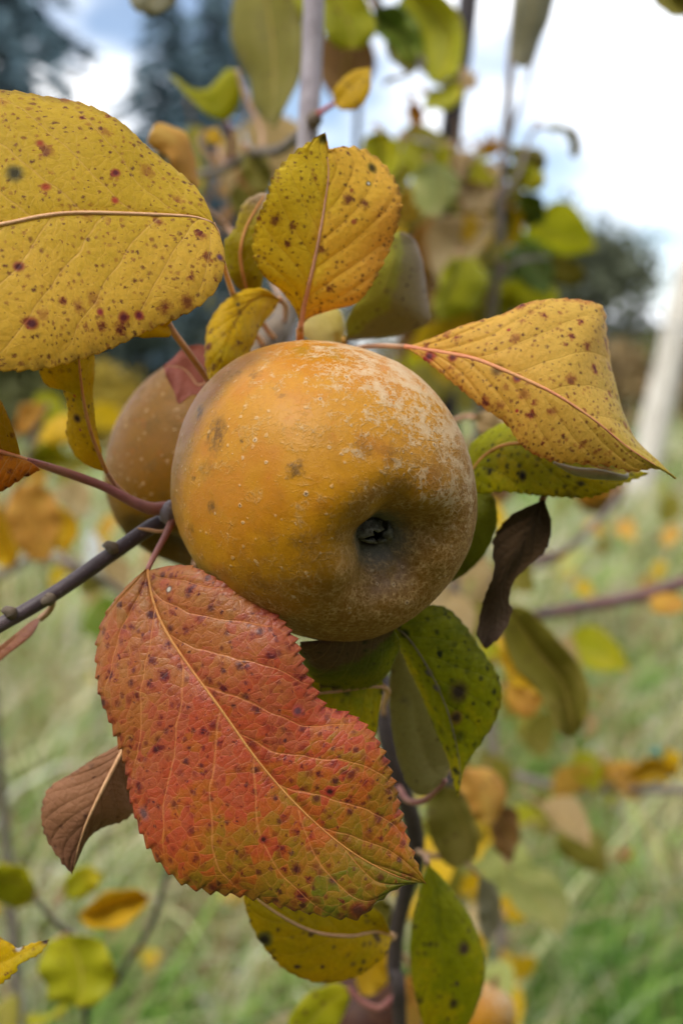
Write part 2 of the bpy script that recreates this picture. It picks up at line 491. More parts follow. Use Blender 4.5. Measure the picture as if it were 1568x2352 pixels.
def leaf(parent, mid, left, right, dm, dl, dr, mat, label=None, rib=None, rib_r=(0.0005, 0.00015), rib_len=0.96, petiole=None,
         pet_r=(0.0009, 0.0007), pet_mat=None, thick=0.00022, marks=None, matfn=None, **kw):
    g = leaf_geo(mid, left, right, dm, dl, dr, **kw)
    if matfn is not None:
        mk = []
        for (x, y, rad, inner, rim) in (marks or ()):
            r = find_rest(g, x, y); mk.append(((float(r[0]), float(r[1])), rad, inner, rim))
        mat = matfn(mk)
    o = link('leaf', leaf_mesh(g), parent, mat)
    if label: o['label'] = label
    so = o.modifiers.new('thickness', 'SOLIDIFY'); so.thickness = thick; so.offset = -1
    if rib is not None:
        n = int(len(g.mid) * rib_len)
        pts = g.mid[:n:max(1, n // 40)] + g.N[:n:max(1, n // 40)] * 0.00008
        V, F = tube_data(pts, rib_r, 7)
        link('midrib', mesh('midrib', V, F), o, rib)
    if petiole is not None:
        b = pix_of(g.mid[:1])[0]; db = np.atleast_1d(dm)[0]
        pts = [(b[0], b[1], db)] + [tuple(p) for p in petiole]
        pp = PA([(x, y, d / 100) for x, y, d in pts])
        V, F = tube_data(catmull(pp, 26), pet_r, 9, 0.05)
        link('petiole', mesh('petiole', V, F), o, pet_mat or rib or M_['petiole'])
    return o
M_ = {}

# ------------------------------------------------------------------ the setting: ground, grass, far trees
def ground_mat():
    s = NT('meadow_soil')
    tc = s.n.new('ShaderNodeTexCoord').outputs['Object']
    n = s.noise(tc, 1.3, 6, 0.6); n2 = s.noise(tc, 14, 6, 0.7)
    col = s.ramp(n, [(0.3, RGB(78, 90, 42)), (0.5, RGB(100, 104, 56)), (0.7, RGB(126, 114, 74))])
    col = s.mix(s.step(n2, 0.4, 0.7, 0, 0.6), col, RGB(70, 66, 38))
    return s.done(s.pbsdf(col, 0.9, 0.1, s.bump(n2, 0.6, 0.05)))
def build_ground():
    v, f = [], []
    ys = [-40, -10, -3] + [i * 0.5 for i in range(0, 40)] + [22, 26, 32, 40, 60, 100, 200, 500, 900]
    nx = 40
    for y in ys:
        w = 6 + max(0, y) * 1.2 if y < 60 else y * 1.6
        w = max(w, 12)
        for i in range(nx + 1):
            x = (i / nx * 2 - 1) * w
            z = 0.05 * mnoise.noise(Vector((x * 0.5, y * 0.5, 0))) if abs(x) < 20 and y < 40 else 0
            v.append((x, y, z))
    for r in range(len(ys) - 1):
        for i in range(nx):
            a = r * (nx + 1) + i
            f.append((a, a + 1, a + nx + 2, a + nx + 1))
    o = link('ground', mesh('ground', v, f), None, ground_mat())
    tag(o, 'rough orchard meadow ground under the long grass', 'ground', kind='structure')
build_ground()

def grass_mat():
    s = NT('grass_blade')
    col = s.attr('col', 'Color')
    b = s.pbsdf(col, 0.5, 0.3)
    t = s.transl(col)
    return s.done(s.mixs(0.35, b, t))
def blades(n, ymin, ymax, hmin, hmax, wid, seg, rng, power=1.0, straw=0.52, flatp=0.4):
    y = ymin + (ymax - ymin) * rng.random(n) ** power
    x = (rng.random(n) * 2 - 1) * (0.60 * y + 1.1)
    # grass stands in tussocks: mow thin patches out
    dens = np.array([mnoise.noise(Vector((a * 1.6, b * 1.6, 3.0))) for a, b in zip(x, y)])
    keep = rng.random(n) < np.clip(0.62 + dens * 0.9, 0.12, 1)
    x, y, dens = x[keep], y[keep], dens[keep]; n = len(x)
    h = hmin + (hmax - hmin) * rng.random(n) ** 1.6
    h *= np.clip(1 + dens * 0.6, 0.5, 1.6)
    az = rng.random(n) * 2 * math.pi
    lean = rng.uniform(0.1, 1.1, n) * h * np.where(rng.random(n) < flatp, 2.2, 1.0)
    w = wid * rng.uniform(0.6, 1.4, n)
    side = np.stack([-np.sin(az + 1.2), np.cos(az + 1.2), np.zeros(n)], 1) * w[:, None]
    k = np.linspace(0, 1, seg + 1)
    P0 = np.stack([x, y, np.full(n, -0.03)], 1)
    V = np.zeros((n, 2 * seg + 1, 3), np.float32)
    for i, t in enumerate(k):
        c = P0 + np.stack([np.cos(az) * lean * t ** 2, np.sin(az) * lean * t ** 2, h * (t - 0.28 * t ** 3)], 1)
        if i < seg:
            ww = (1 - t) ** 0.6
            V[:, 2 * i] = c - side * ww; V[:, 2 * i + 1] = c + side * ww
        else: V[:, 2 * seg] = c
    base = np.arange(n) * (2 * seg + 1)
    Q = [np.stack([base + 2 * i, base + 2 * i + 1, base + 2 * i + 3, base + 2 * i + 2], 1) for i in range(seg - 1)]
    T = np.stack([base + 2 * seg - 2, base + 2 * seg - 1, base + 2 * seg], 1)
    # colour of each blade: fresh green, yellow green, straw, dead brown
    pal = np.array([RGB(118, 158, 66), RGB(152, 184, 88), RGB(84, 120, 50), RGB(216, 206, 152), RGB(234, 224, 188), RGB(168, 142, 102)])
    patch = np.array([(mnoise.noise(Vector((a * 1.1, b * 1.1, 11.0))) * 0.3 + mnoise.noise(Vector((a * 3.2, b * 3.2, 5.0))) * 0.8) for a, b in zip(x, y)])
    ps = np.clip(straw + patch * 1.3, 0.04, 0.96)
    r = rng.random(n)
    idx = np.where(r < ps, rng.integers(3, 6, n), rng.integers(0, 3, n))
    tuss = np.array([mnoise.noise(Vector((a * 5.5, b * 5.5, 21.0))) for a, b in zip(x, y)])
    c = pal[idx] * (rng.uniform(0.65, 1.3, n) * np.clip(1 + tuss * 0.8, 0.5, 1.5))[:, None]; c[:, :3] = np.minimum(c[:, :3], 0.85); c[:, 3] = 1
    C = np.repeat(c, 2 * seg + 1, axis=0)
    return V.reshape(-1, 3), (np.vstack(Q) if Q else np.zeros((0, 4), int)), T, C
def build_grass():
    parts = [blades(44000, 0.75, 3.4, 0.10, 0.36, 0.0036, 4, RNG, 0.9),
             blades(4200, 0.9, 6.0, 0.3, 0.62, 0.0062, 4, RNG, 0.9, 0.9),
             blades(42000, 3.2, 9.0, 0.12, 0.42, 0.0075, 3, RNG, 0.9),
             blades(32000, 8.5, 30.0, 0.15, 0.5, 0.018, 2, RNG, 1.0, 0.55)]
    off = 0; Vs, Qs, Ts, Cs = [], [], [], []
    for V, Q, T, C in parts:
        Vs.append(V); Qs.append(Q + off); Ts.append(T + off); Cs.append(C); off += len(V)
    me = np_mesh('grass', np.vstack(Vs), np.vstack(Qs), np.vstack(Ts))
    at = me.attributes.new('col', 'FLOAT_COLOR', 'POINT'); at.data.foreach_set('color', np.vstack(Cs).astype(np.float32).ravel())
    o = link('grass', me, None, grass_mat())
    tag(o, 'long mixed green and straw coloured meadow grass', 'grass', kind='stuff')
build_grass()

def flat_mat(name, c, var=0.35, rough=0.7, trans=0.0, scale=3.0, spec=0.25):
    s = NT(name)
    g = s.n.new('ShaderNodeNewGeometry')
    rnd = g.outputs['Random Per Island']
    tc = s.n.new('ShaderNodeTexCoord').outputs['Object']
    n = s.noise(tc, scale, 4, 0.6)
    f = s.math('MULTIPLY_ADD', rnd, 0.6, s.math('MULTIPLY', n, 0.4))
    dark = tuple(x * (1 - var) for x in c[:3]) + (1,); light = tuple(min(1, x * (1 + var)) for x in c[:3]) + (1,)
    col = s.mix(f, dark, light)
    b = s.pbsdf(col, rough, spec)
    return s.done(s.mixs(trans, b, s.transl(col)) if trans else b)
M_['spruce'] = flat_mat('spruce_needles', RGB(98, 120, 128), 0.5, 0.6, 0.1)
M_['bark_dark'] = stem_mat('dark_bark', RGB(62, 52, 48), RGB(92, 80, 74), 60)
M_['bark_grey'] = stem_mat('grey_bark', RGB(120, 108, 104), RGB(150, 138, 134), 60)

def spruce_mesh(seed=3):
    rs = np.random.default_rng(seed)
    H, RB = 12.0, 3.4
    V, T = [], []
    z = 0.5
    while z < H - 0.1:
        rr = RB * (1 - z / H) ** 0.85 + 0.06
        nb = int(7 + 5 * (1 - z / H))
        for k in range(nb):
            a = rs.random() * 6.283
            L = rr * rs.uniform(0.7, 1.15)
            m = max(4, int(L / 0.13))
            for i in range(m):
                t = (i + rs.random()) / m
                r = L * t
                zz = z + 0.12 * L - 0.42 * r * t - 0.03 * r
                c = np.array([math.cos(a) * r, math.sin(a) * r, zz])
                out = np.array([math.cos(a), math.sin(a), -0.4])
                sd = np.array([-math.sin(a), math.cos(a), 0])
                for q in range(3):
                    s_ = rs.uniform(-1, 1)
                    ln = rs.uniform(0.18, 0.42)
                    d = out * 0.5 + sd * s_ + np.array([0, 0, rs.uniform(-0.7, 0.25)])
                    d /= np.linalg.norm(d)
                    w = np.cross(d, rs.normal(size=3)); w /= np.linalg.norm(w) + 1e-9
                    b = len(V)
                    V += [c - w * 0.075, c + w * 0.075, c + d * ln]
                    T.append((b, b + 1, b + 2))
        z += 0.26 * (0.6 + 0.8 * rs.random())
    return np_mesh('crown', np.array(V), None, np.array(T), False)
SPR = spruce_mesh()
def spruce(x, d, apex_y, label, rz, wide=1.0):
    p = P(x, 830, d)
    h = CAM_H + (830 - apex_y) / FPX * d
    s_ = h / 12.0
    root = empty('spruce_tree', (p.x, p.y, 0))
    tag(root, label, 'tree', 'spruces at the far edge of the orchard')
    V, F = tube_data([(p.x, p.y, -0.1), (p.x, p.y, h * 0.5), (p.x, p.y, h * 0.98)], [0.17 * s_, 0.1 * s_, 0.015], 10)
    link('trunk', mesh('trunk', V, F), root, M_['bark_dark'])
    o = bpy.data.objects.new('crown', SPR); COL.objects.link(o); o.parent = root
    o.scale = (s_ * wide, s_ * wide, s_); o.rotation_euler.z = rz
    if not SPR.materials: SPR.materials.append(M_['spruce'])
spruce(40, 21, -330, 'large blue-grey spruce at the top left corner of the photo', 0.3, 1.3)
spruce(398, 30, 22, 'slim blue-grey spruce with its tip above the big yellow leaf', 1.7, 1.3)
spruce(505, 33, -60, 'blue-grey spruce standing behind the large hanging olive leaf', 3.0, 1.2)

for _x, _y, _h, _r in ((-7.5, -5.0, 10.5, 0.2), (-3.6, -7.5, 11.5, 1.1), (0.4, -6.6, 10.0, 2.2), (4.0, -7.8, 11.8, 3.1), (7.8, -5.4, 10.8, 4.0), (10.5, -1.5, 10.2, 5.0)):  # spruces added out of view to block sky light from behind
    _t = empty('spruce_tree', (_x, _y, 0)); tag(_t, 'unseen spruce added behind the camera to block sky light', 'tree', 'unseen spruces added to block sky light')
    V, F = tube_data([(_x, _y, -0.1), (_x, _y, _h * 0.5), (_x, _y, _h * 0.98)], [0.16, 0.1, 0.015], 10)
    link('trunk', mesh('trunk', V, F), _t, M_['bark_dark'])
    _o = bpy.data.objects.new('crown', SPR); COL.objects.link(_o); _o.parent = _t
    _o.scale = (_h / 12.0,) * 3; _o.rotation_euler.z = _r

def clump_tree(name, x, d, top_y, wpx, label, mat, n=2600, leafsz=0.16, base_frac=0.2, seed=1, cat='tree', group=None):
    rs = np.random.default_rng(seed)
    p = P(x, 830, d)
    H = CAM_H + (830 - top_y) / FPX * d
    W = wpx / FPX * d / 2
    root = empty(name, (p.x, p.y, 0)); tag(root, label, cat, group)
    base = np.array([p.x, p.y, 0.0])
    # trunk and limbs
    V, F = tube_data([base + (0, 0, -0.1), base + (0.05 * W, 0, H * 0.35), base + (0, 0, H * 0.8)], [0.05 * H / 2.5 + 0.02, 0.03 * H / 2.5 + 0.01, 0.008], 9)
    link('trunk', mesh('trunk', V, F), root, M_['bark_dark'])
    cents = []
    for k in range(26):
        a, zz = rs.random() * 6.283, base_frac + (1 - base_frac) * rs.random()
        rad = W * math.sqrt(max(0.02, 1 - ((zz - 0.45) / 0.6) ** 2)) * rs.uniform(0.2, 0.95)
        cents.append(base + np.array([math.cos(a) * rad, math.sin(a) * rad, H * zz * 0.93]))
        V, F = tube_data([base + (0, 0, H * zz * 0.5), (base + (0, 0, H * zz * 0.7)) * 0.4 + cents[-1] * 0.6, cents[-1]], [0.02 * H / 4 + 0.004, 0.012 * H / 4, 0.004], 6)
        link('limb', mesh('limb', V, F), root, M_['bark_dark'])
    cents = np.array(cents)
    ci = rs.integers(0, len(cents), n)
    c = cents[ci] + rs.normal(size=(n, 3)) * np.array([W * 0.2, W * 0.2, H * 0.075])
    c[:, 2] = np.maximum(c[:, 2], 0.05)
    d1 = rs.normal(size=(n, 3)); d1 /= np.linalg.norm(d1, axis=1)[:, None]
    d2 = np.cross(d1, rs.normal(size=(n, 3))); d2 /= np.linalg.norm(d2, axis=1)[:, None]
    sz = leafsz * rs.uniform(0.5, 1.3, n)[:, None]
    Vq = np.stack([c - d1 * sz, c + d2 * sz * 0.45, c + d1 * sz, c - d2 * sz * 0.45], 1).reshape(-1, 3)
    me = np_mesh('crown', Vq, np.arange(n * 4).reshape(-1, 4), None, False)
    link('crown', me, root, mat)
M_['far_green'] = flat_mat('far_leaves_grey_green', RGB(84, 88, 66), 0.5, 0.6, 0.15)
M_['far_olive'] = flat_mat('far_leaves_olive', RGB(104, 104, 60), 0.5, 0.6, 0.2)
M_['far_tan'] = flat_mat('far_leaves_tan', RGB(150, 126, 86), 0.5, 0.6, 0.2)
M_['far_yellow'] = flat_mat('far_leaves_yellow', RGB(170, 146, 56), 0.45, 0.6, 0.25)
M_['far_dark'] = flat_mat('far_leaves_dark', RGB(56, 66, 56), 0.5, 0.6, 0.1)
clump_tree('round_tree', 1345, 24, 480, 330, 'grey-green round tree on the horizon at right', M_['far_green'], 5200, 0.17, 0.12, 21)
clump_tree('round_tree', 1180, 27, 560, 300, 'grey-green tree behind the blurred foliage right of centre', M_['far_green'], 4200, 0.19, 0.1, 22)
shr = [(150, 15, 700, 260, 'far_dark', 'dark shrub in the far hedge below the big yellow leaf'),
       (330, 18, 690, 260, 'far_dark', 'dark shrub in the far hedge left of the rear apple'),
       (250, 11, 850, 150, 'far_yellow', 'yellowing shrub in the far hedge behind the twisted hanging leaf'),
       (300, 10, 905, 110, 'far_yellow', 'low yellow shrub left of the rear apple'),
       (40, 13, 780, 220, 'far_olive', 'olive shrub in the far hedge at the left edge'),
       (560, 20, 640, 300, 'far_dark', 'dark shrub in the far hedge behind the upright leaf'),
       (800, 22, 690, 320, 'far_olive', 'olive shrub in the far hedge behind the apple'),
       (1010, 19, 760, 260, 'far_tan', 'tan shrub in the far hedge right of the apple'),
       (1520, 22, 740, 260, 'far_olive', 'low olive shrub beside the pale post'),
       (1420, 16, 800, 160, 'far_tan', 'dry tan shrub behind the yellow leaf at right'),
       (1640, 17, 780, 240, 'far_tan', 'tan shrub beyond the pale post at the right edge')]
for i, (x, d, ty, w, mk, lb) in enumerate(shr):
    clump_tree('shrub', x, d, ty, w, lb, M_[mk], 2200, 0.11, 0.02, 40 + i, 'shrub', 'shrubs of the far hedge')

# pale post with wire and a steel stake
def build_post():
    s = NT('weathered_timber')
    tc = s.n.new('ShaderNodeTexCoord').outputs['Object']
    st = s.vmath('MULTIPLY', tc, (30, 30, 1.5))
    n = s.noise(st, 1.0, 6, 0.65)
    col = s.ramp(n, [(0.3, RGB(150, 140, 124)), (0.55, RGB(206, 198, 184)), (0.8, RGB(226, 220, 208))])
    pm = s.done(s.pbsdf(col, 0.8, 0.2, s.bump(n, 0.5, 0.01)))
    a = P(1462, 1150, 7.6); b = P(1568, 690, 7.6); e = b + (b - a) * 0.25
    root = empty('timber_post', (a.x, a.y, 0)); tag(root, 'pale weathered timber post leaning at the right edge', 'post')
    g = a + (a - b) * ((a.z + 0.1) / (b.z - a.z))
    V, F = tube_data(catmull([g, a, b, e], 14), [0.115, 0.11, 0.105], 16, 0.03)
    link('shaft', mesh('shaft', V, F), root, pm)
    st_m = NT('galvanised_wire'); st_m = st_m.done(st_m.pbsdf(RGB(120, 124, 130), 0.4, 0.5, Metallic=0.8))
    p0, p1 = P(1550, 752, 7.45), P(700, 700, 8.6)
    V, F = tube_data(catmull([p0 + (p0 - p1) * 0.5, p0, p1, p1 + (p1 - p0) * 0.6], 20), [0.006], 6)
    o = link('trellis_wire', mesh('trellis_wire', V, F), None, st_m); tag(o, 'thin grey trellis wire running to the pale post', 'wire')
    sk = stem_mat('dark_steel', RGB(40, 44, 58), RGB(52, 56, 70), 80)
    a, b = P(826, 100, 1.05), P(820, 330, 1.05)
    g = b + (b - a) * (b.z / (a.z - b.z))
    V, F = tube_data([g - Vector((0, 0, 0.05)), b, a, a + (a - b) * 0.55], [0.0036], 10)
    o = link('steel_stake', mesh('steel_stake', V, F), None, sk); tag(o, 'thin dark steel stake right of the grey shoot', 'stake')
    # white plastic plant label on a peg
    s = NT('white_plastic'); wm = s.done(s.pbsdf(RGB(226, 228, 226), 0.45, 0.4))
    p = P(216, 1262, 1.9)
    root = empty('plant_label', (p.x, p.y, 0)); tag(root, 'blurred white plastic plant label left of the rear apple', 'label')
    w, h, t = 0.015, 0.036, 0.0012
    vv = [(sx * w, sy * t, sz) for sy in (-1, 1) for sx, sz in ((-1, -h), (1, -h), (1, h * 0.75), (0.55, h), (-0.55, h), (-1, h * 0.75))]
    ff = [(0, 1, 2, 3, 4, 5), (11, 10, 9, 8, 7, 6)] + [(i, (i + 1) % 6, 6 + (i + 1) % 6, 6 + i) for i in range(6)]
    o = link('plate', mesh('plate', [(p.x + a, p.y + b, p.z + c) for a, b, c in vv], ff, False), root, wm)
    V, F = tube_data([(p.x, p.y + 0.004, -0.05), (p.x, p.y + 0.004, p.z * 0.5), (p.x, p.y + 0.004, p.z)], [0.002], 8)
    link('peg', mesh('peg', V, F), root, sk)
build_post()

# ------------------------------------------------------------------ apples
APX, APY, APD, APR = 743.0, 1124.0, 0.241, 0.0352
PROFILE = [(0.0, 0.43), (0.05, 0.45), (0.080, 0.55), (0.100, 0.645), (0.13, 0.685), (0.19, 0.76), (0.26, 0.83), (0.34, 0.878), (0.44, 0.896), (0.55, 0.868),
           (0.66, 0.79), (0.80, 0.645), (0.92, 0.43), (0.99, 0.16), (1.0, -0.08), (0.955, -0.36), (0.84, -0.62), (0.68, -0.79), (0.5, -0.885),
           (0.34, -0.90), (0.2, -0.85), (0.1, -0.72), (0.0, -0.6)]
def apple_geo(nr=150, ns=200, lobes=0.03, seed=2, flat=1.0):
    pr = catmull(PROFILE, nr)
    V = []
    for i in range(nr):
        rho, z = pr[i]
        lip = math.exp(-((rho - 0.30) / 0.20) ** 2) * (1 if z > 0 else 0)
        for k in range(ns):
            a = 2 * math.pi * k / ns
            lob = math.cos(5 * a + 0.6) * 0.6 + math.cos(3 * a + 2.0) * 0.4
            rr = rho * (1 + 0.012 * math.cos(2 * a + 1.0) + lobes * 0.35 * math.cos(5 * a + 0.6) * (1 if z > 0 else 0.6) * rho)
            if rho < 0.13 and z > 0:           # the eye is a slit, not a round hole
                e = 1 - rho / 0.13
                sx, sy = 1 + 0.45 * e, 1 - 0.62 * e
            else: sx = sy = 1
            V.append((rr * math.cos(a) * sx, rr * math.sin(a) * sy, (z * flat + lobes * lip * lob)))
    V = np.array(V)
    for i, p in enumerate(V):
        q = Vector(p) * 1.7 + Vector((seed, 0, 0))
        V[i] *= 1 + 0.014 * mnoise.noise(q) + 0.003 * mnoise.noise(q * 6)
    Q = []
    for i in range(nr - 1):
        for k in range(ns):
            k2 = (k + 1) % ns
            Q.append((i * ns + k, (i + 1) * ns + k, (i + 1) * ns + k2, i * ns + k2))
    return V, np.array(Q)
AXIS = Vector((0.465, -0.405, 0.80)).normalized()      # where the eye points: right, up, towards the camera
def axis_mat(ax, spin=0.0):
    z = ax.normalized(); x = Vector((0, 1, 0)).cross(z).normalized(); y = z.cross(x)
    return Matrix((x, y, z)).transposed() @ Matrix.Rotation(spin, 3, 'Z')

def apple_skin(name, front=True):
    s = NT(name)
    p = s.attr('loc'); xyz = s.sep(p); ax = s.attr('axl'); axx = s.sep(ax)
    def cen(v): return s.vmath('SUBTRACT', v, (0.5, 0.5, 0.5))
    warp = s.vmath('ADD', p, s.vmath('SCALE', cen(s.noise(p, 3.0, 3, 0.6, out='Color')), scale=0.30))
    n_big = s.noise(p, 1.6, 2, 0.55); n_mid = s.noise(p, 6.0, 4, 0.6); n_fin = s.noise(p, 30.0, 4, 0.8)
    # fine threads of russet: cell edges on a strongly warped field
    pw = s.vmath('ADD', p, s.vmath('SCALE', cen(s.noise(p, 14, 3, 0.75, out='Color')), scale=0.06))
    thr = s.step(s.voro(pw, 20.0, 'DISTANCE_TO_EDGE')['Distance'], 0.02, 0.20, 1.0, 0.0)
    thr2 = s.step(s.voro(pw, 38.0, 'DISTANCE_TO_EDGE')['Distance'], 0.02, 0.26, 1.0, 0.0)
    threads = s.math('MAXIMUM', thr, s.math('MULTIPLY', thr2, 0.7))
    ground = s.ramp(s.math('MULTIPLY_ADD', n_mid, 0.35, s.math('MULTIPLY', n_big, 0.75)),
                    [(0.30, RGB(166, 110, 18)), (0.48, RGB(186, 126, 26)), (0.62, RGB(182, 114, 20)), (0.8, RGB(160, 116, 28))])
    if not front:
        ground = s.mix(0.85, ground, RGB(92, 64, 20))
    rho = s.math('SQRT', s.math('ADD', s.math('MULTIPLY', axx[0], axx[0]), s.math('MULTIPLY', axx[1], axx[1])))
    up = s.math('GREATER_THAN', axx[2], 0.0)
    basin = s.math('MULTIPLY', s.step(s.math('MULTIPLY_ADD', s.math('SUBTRACT', n_mid, 0.5), 0.3, rho), 0.14, 0.52, 1.0, 0.0), up)
    col = s.mix(s.math('MULTIPLY', basin, 0.75), ground, RGB(108, 92, 20))
    fl = s.math('MULTIPLY', s.step(s.noise(p, 4.5, 4, 0.75), 0.60, 0.76), 0.35)
    col = s.mix(fl, col, RGB(188, 84, 26))
    # mottling under the skin
    col = s.mix(s.step(n_fin, 0.42, 0.75, 0.0, 0.35), col, RGB(150, 92, 26))
    # brown russet over the lower right and round the eye, its brown deepened to paint in shade
    lean = s.vmath('DOT_PRODUCT', warp, (0.46, -0.74, -0.12))
    lean = s.math('MULTIPLY_ADD', s.math('SUBTRACT', n_mid, 0.5), 0.9, lean)
    rmask = s.step(lean, -0.22, 0.55)
    ring = s.math('MULTIPLY', s.math('MULTIPLY', s.step(rho, 0.18, 0.32), s.step(rho, 0.42, 0.62, 1.0, 0.0)), up)
    rmask = s.math('MAXIMUM', rmask, s.math('MULTIPLY', ring, s.step(n_mid, 0.35, 0.6, 0.1, 0.85)))
    patch = s.step(s.noise(p, 5.0, 4, 0.7), 0.46, 0.62)
    cover = s.math('MAXIMUM', rmask, s.math('MULTIPLY', patch, 0.8))
    cover = s.math('MULTIPLY', cover, s.step(s.noise(p, 11.0, 3, 0.7), 0.36, 0.60, 0.25, 1.0))
    net = s.math('MULTIPLY', threads, cover)
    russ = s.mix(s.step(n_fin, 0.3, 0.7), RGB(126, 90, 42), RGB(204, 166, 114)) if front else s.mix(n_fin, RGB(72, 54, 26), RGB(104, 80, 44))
    col = s.mix(s.math('MULTIPLY', rmask, 0.78), col, s.mix(n_mid, RGB(84, 52, 14), RGB(112, 76, 28)))
    col = s.mix(s.math('MULTIPLY', net, 0.85), col, russ)
    # violet grey bloom below the eye
    vb = s.vmath('LENGTH', s.vmath('MULTIPLY', s.vmath('SUBTRACT', warp, (0.42, -0.52, 0)), (1.0, 0.9, 0)))
    col = s.mix(s.math('MULTIPLY', s.step(vb, 0.04, 0.24, 0.45, 0.0), s.step(n_mid, 0.3, 0.6)), col, RGB(142, 118, 108))
    # pale scurf in flakes over the upper right
    sc_c = s.vmath('DOT_PRODUCT', warp, (0.58, 0.70, 0.10))
    sc = s.step(s.math('MULTIPLY_ADD', s.math('SUBTRACT', s.noise(p, 7.0, 4, 0.75), 0.5), 2.2, sc_c), 0.30, 1.10)
    fk = s.step(s.math('MULTIPLY_ADD', sc, 0.55, s.math('MULTIPLY_ADD', threads, 0.34, s.math('MULTIPLY', s.noise(p, 20.0, 4, 0.85), 0.6))), 0.62, 0.84)
    scurf = s.mix(n_fin, RGB(176, 142, 98), RGB(216, 196, 166))
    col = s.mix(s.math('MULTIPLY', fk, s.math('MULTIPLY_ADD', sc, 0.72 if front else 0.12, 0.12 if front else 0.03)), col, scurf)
    # lenticels
    vl = s.voro(s.vmath('ADD', p, s.vmath('SCALE', cen(s.noise(p, 40, 1, 0.5, out='Color')), scale=0.02)), 13.0)
    rl = s.sep(vl['Color'])
    lr = s.math('MULTIPLY_ADD', s.math('POWER', rl[0], 2.0), 0.14, 0.13)
    lkeep = s.math('LESS_THAN', rl[1], 0.92)
    lm = s.math('MULTIPLY', s.step(vl['Distance'], s.math('MULTIPLY', lr, 0.6), lr, 1.0, 0.0), lkeep)
    lc = s.math('MULTIPLY', s.step(vl['Distance'], s.math('MULTIPLY', lr, 0.25), s.math('MULTIPLY', lr, 0.6), 1.0, 0.0), lkeep)
    col = s.mix(s.math('MULTIPLY', lm, s.math('MULTIPLY_ADD', rl[2], 0.45, 0.3)), col, RGB(204, 174, 134))
    col = s.mix(s.math('MULTIPLY', lc, s.math('MULTIPLY', s.math('GREATER_THAN', rl[2], 0.5), 0.8)), col, RGB(86, 56, 34))
    # sooty blotches
    if front:
        blw = cen(s.noise(p, 16, 2, 0.7, out='Color'))
        for (fx, fy, ra, el, amt) in [(520, 1012, 0.075, 1.9, 0.8), (693, 1092, 0.065, 1.0, 0.85), (511, 1166, 0.045, 1.0, 0.75), (470, 955, 0.035, 2.0, 0.75),
                                      (500, 1090, 0.06, 1.3, 0.4), (598, 880, 0.055, 0.6, 0.55), (578, 1030, 0.016, 1.0, 0.9), (465, 1105, 0.02, 1.0, 0.8),
                                      (660, 935, 0.04, 0.7, 0.45), (560, 870, 0.035, 0.7, 0.4), (455, 1215, 0.03, 1.3, 0.5), (620, 1330, 0.07, 0.8, 0.4), (890, 1060, 0.09, 0.8, 0.5), (830, 1050, 0.08, 1.0, 0.4), (700, 1240, 0.10, 0.9, 0.4)]:
            lx, ly = (fx - APX) / 346.0, -(fy - APY) / 346.0
            q = s.vmath('SUBTRACT', s.vmath('ADD', p, s.vmath('SCALE', blw, scale=ra * 1.8)), (lx, ly, 0))
            d = s.vmath('LENGTH', s.vmath('MULTIPLY', q, (1, 1 / el, 0)))
            m = s.math('MULTIPLY', s.step(d, ra * 0.25, ra * 1.2, amt, 0.0), s.step(n_fin, 0.30, 0.60))
            m = s.math('MULTIPLY', m, s.math('GREATER_THAN', xyz[2], 0.0))
            col = s.mix(m, col, RGB(80, 56, 24))
    # grey down inside the eye basin
    down = s.math('MULTIPLY', s.step(s.math('MULTIPLY_ADD', s.math('SUBTRACT', n_fin, 0.5), 0.16, rho), 0.11, 0.25, 0.8, 0.0), up)
    col = s.mix(down, col, s.mix(n_fin, RGB(62, 66, 54), RGB(132, 132, 122)))
    pit = s.math('MULTIPLY', s.step(rho, 0.085, 0.115, 1.0, 0.0), up)
    col = s.mix(pit, col, RGB(40, 22, 16))
    h = s.math('MULTIPLY_ADD', net, 0.5, s.math('MULTIPLY', n_fin, s.math('MULTIPLY_ADD', rmask, 0.6, 0.5)))
    h = s.math('MULTIPLY_ADD', fk, 0.5, h); h = s.math('MULTIPLY_ADD', lm, 0.6, h)
    nb = s.bump(h, 0.38, 0.0006)
    rough = s.math('MULTIPLY_ADD', s.math('MAXIMUM', s.math('MAXIMUM', net, fk), s.math('MULTIPLY', rmask, 0.7)), 0.24, 0.45)
    col = s.hsv(col, 0.502, 1.06, 0.95)
    return s.done(s.pbsdf(col, rough, 0.30 if front else 0.16, nb))

def sepal_mat():
    s = NT('withered_sepal')
    tc = s.n.new('ShaderNodeTexCoord').outputs['Object']
    n = s.noise(tc, 900, 4, 0.7)
    col = s.ramp(n, [(0.3, RGB(66, 54, 42)), (0.5, RGB(104, 100, 86)), (0.7, RGB(140, 132, 116))])
    return s.done(s.pbsdf(col, 0.85, 0.15, s.bump(n, 0.5, 0.0005)))
M_['sepal'] = sepal_mat()
M_['apple_stalk'] = stem_mat('apple_stalk', RGB(110, 80, 50), RGB(140, 104, 66), 300)

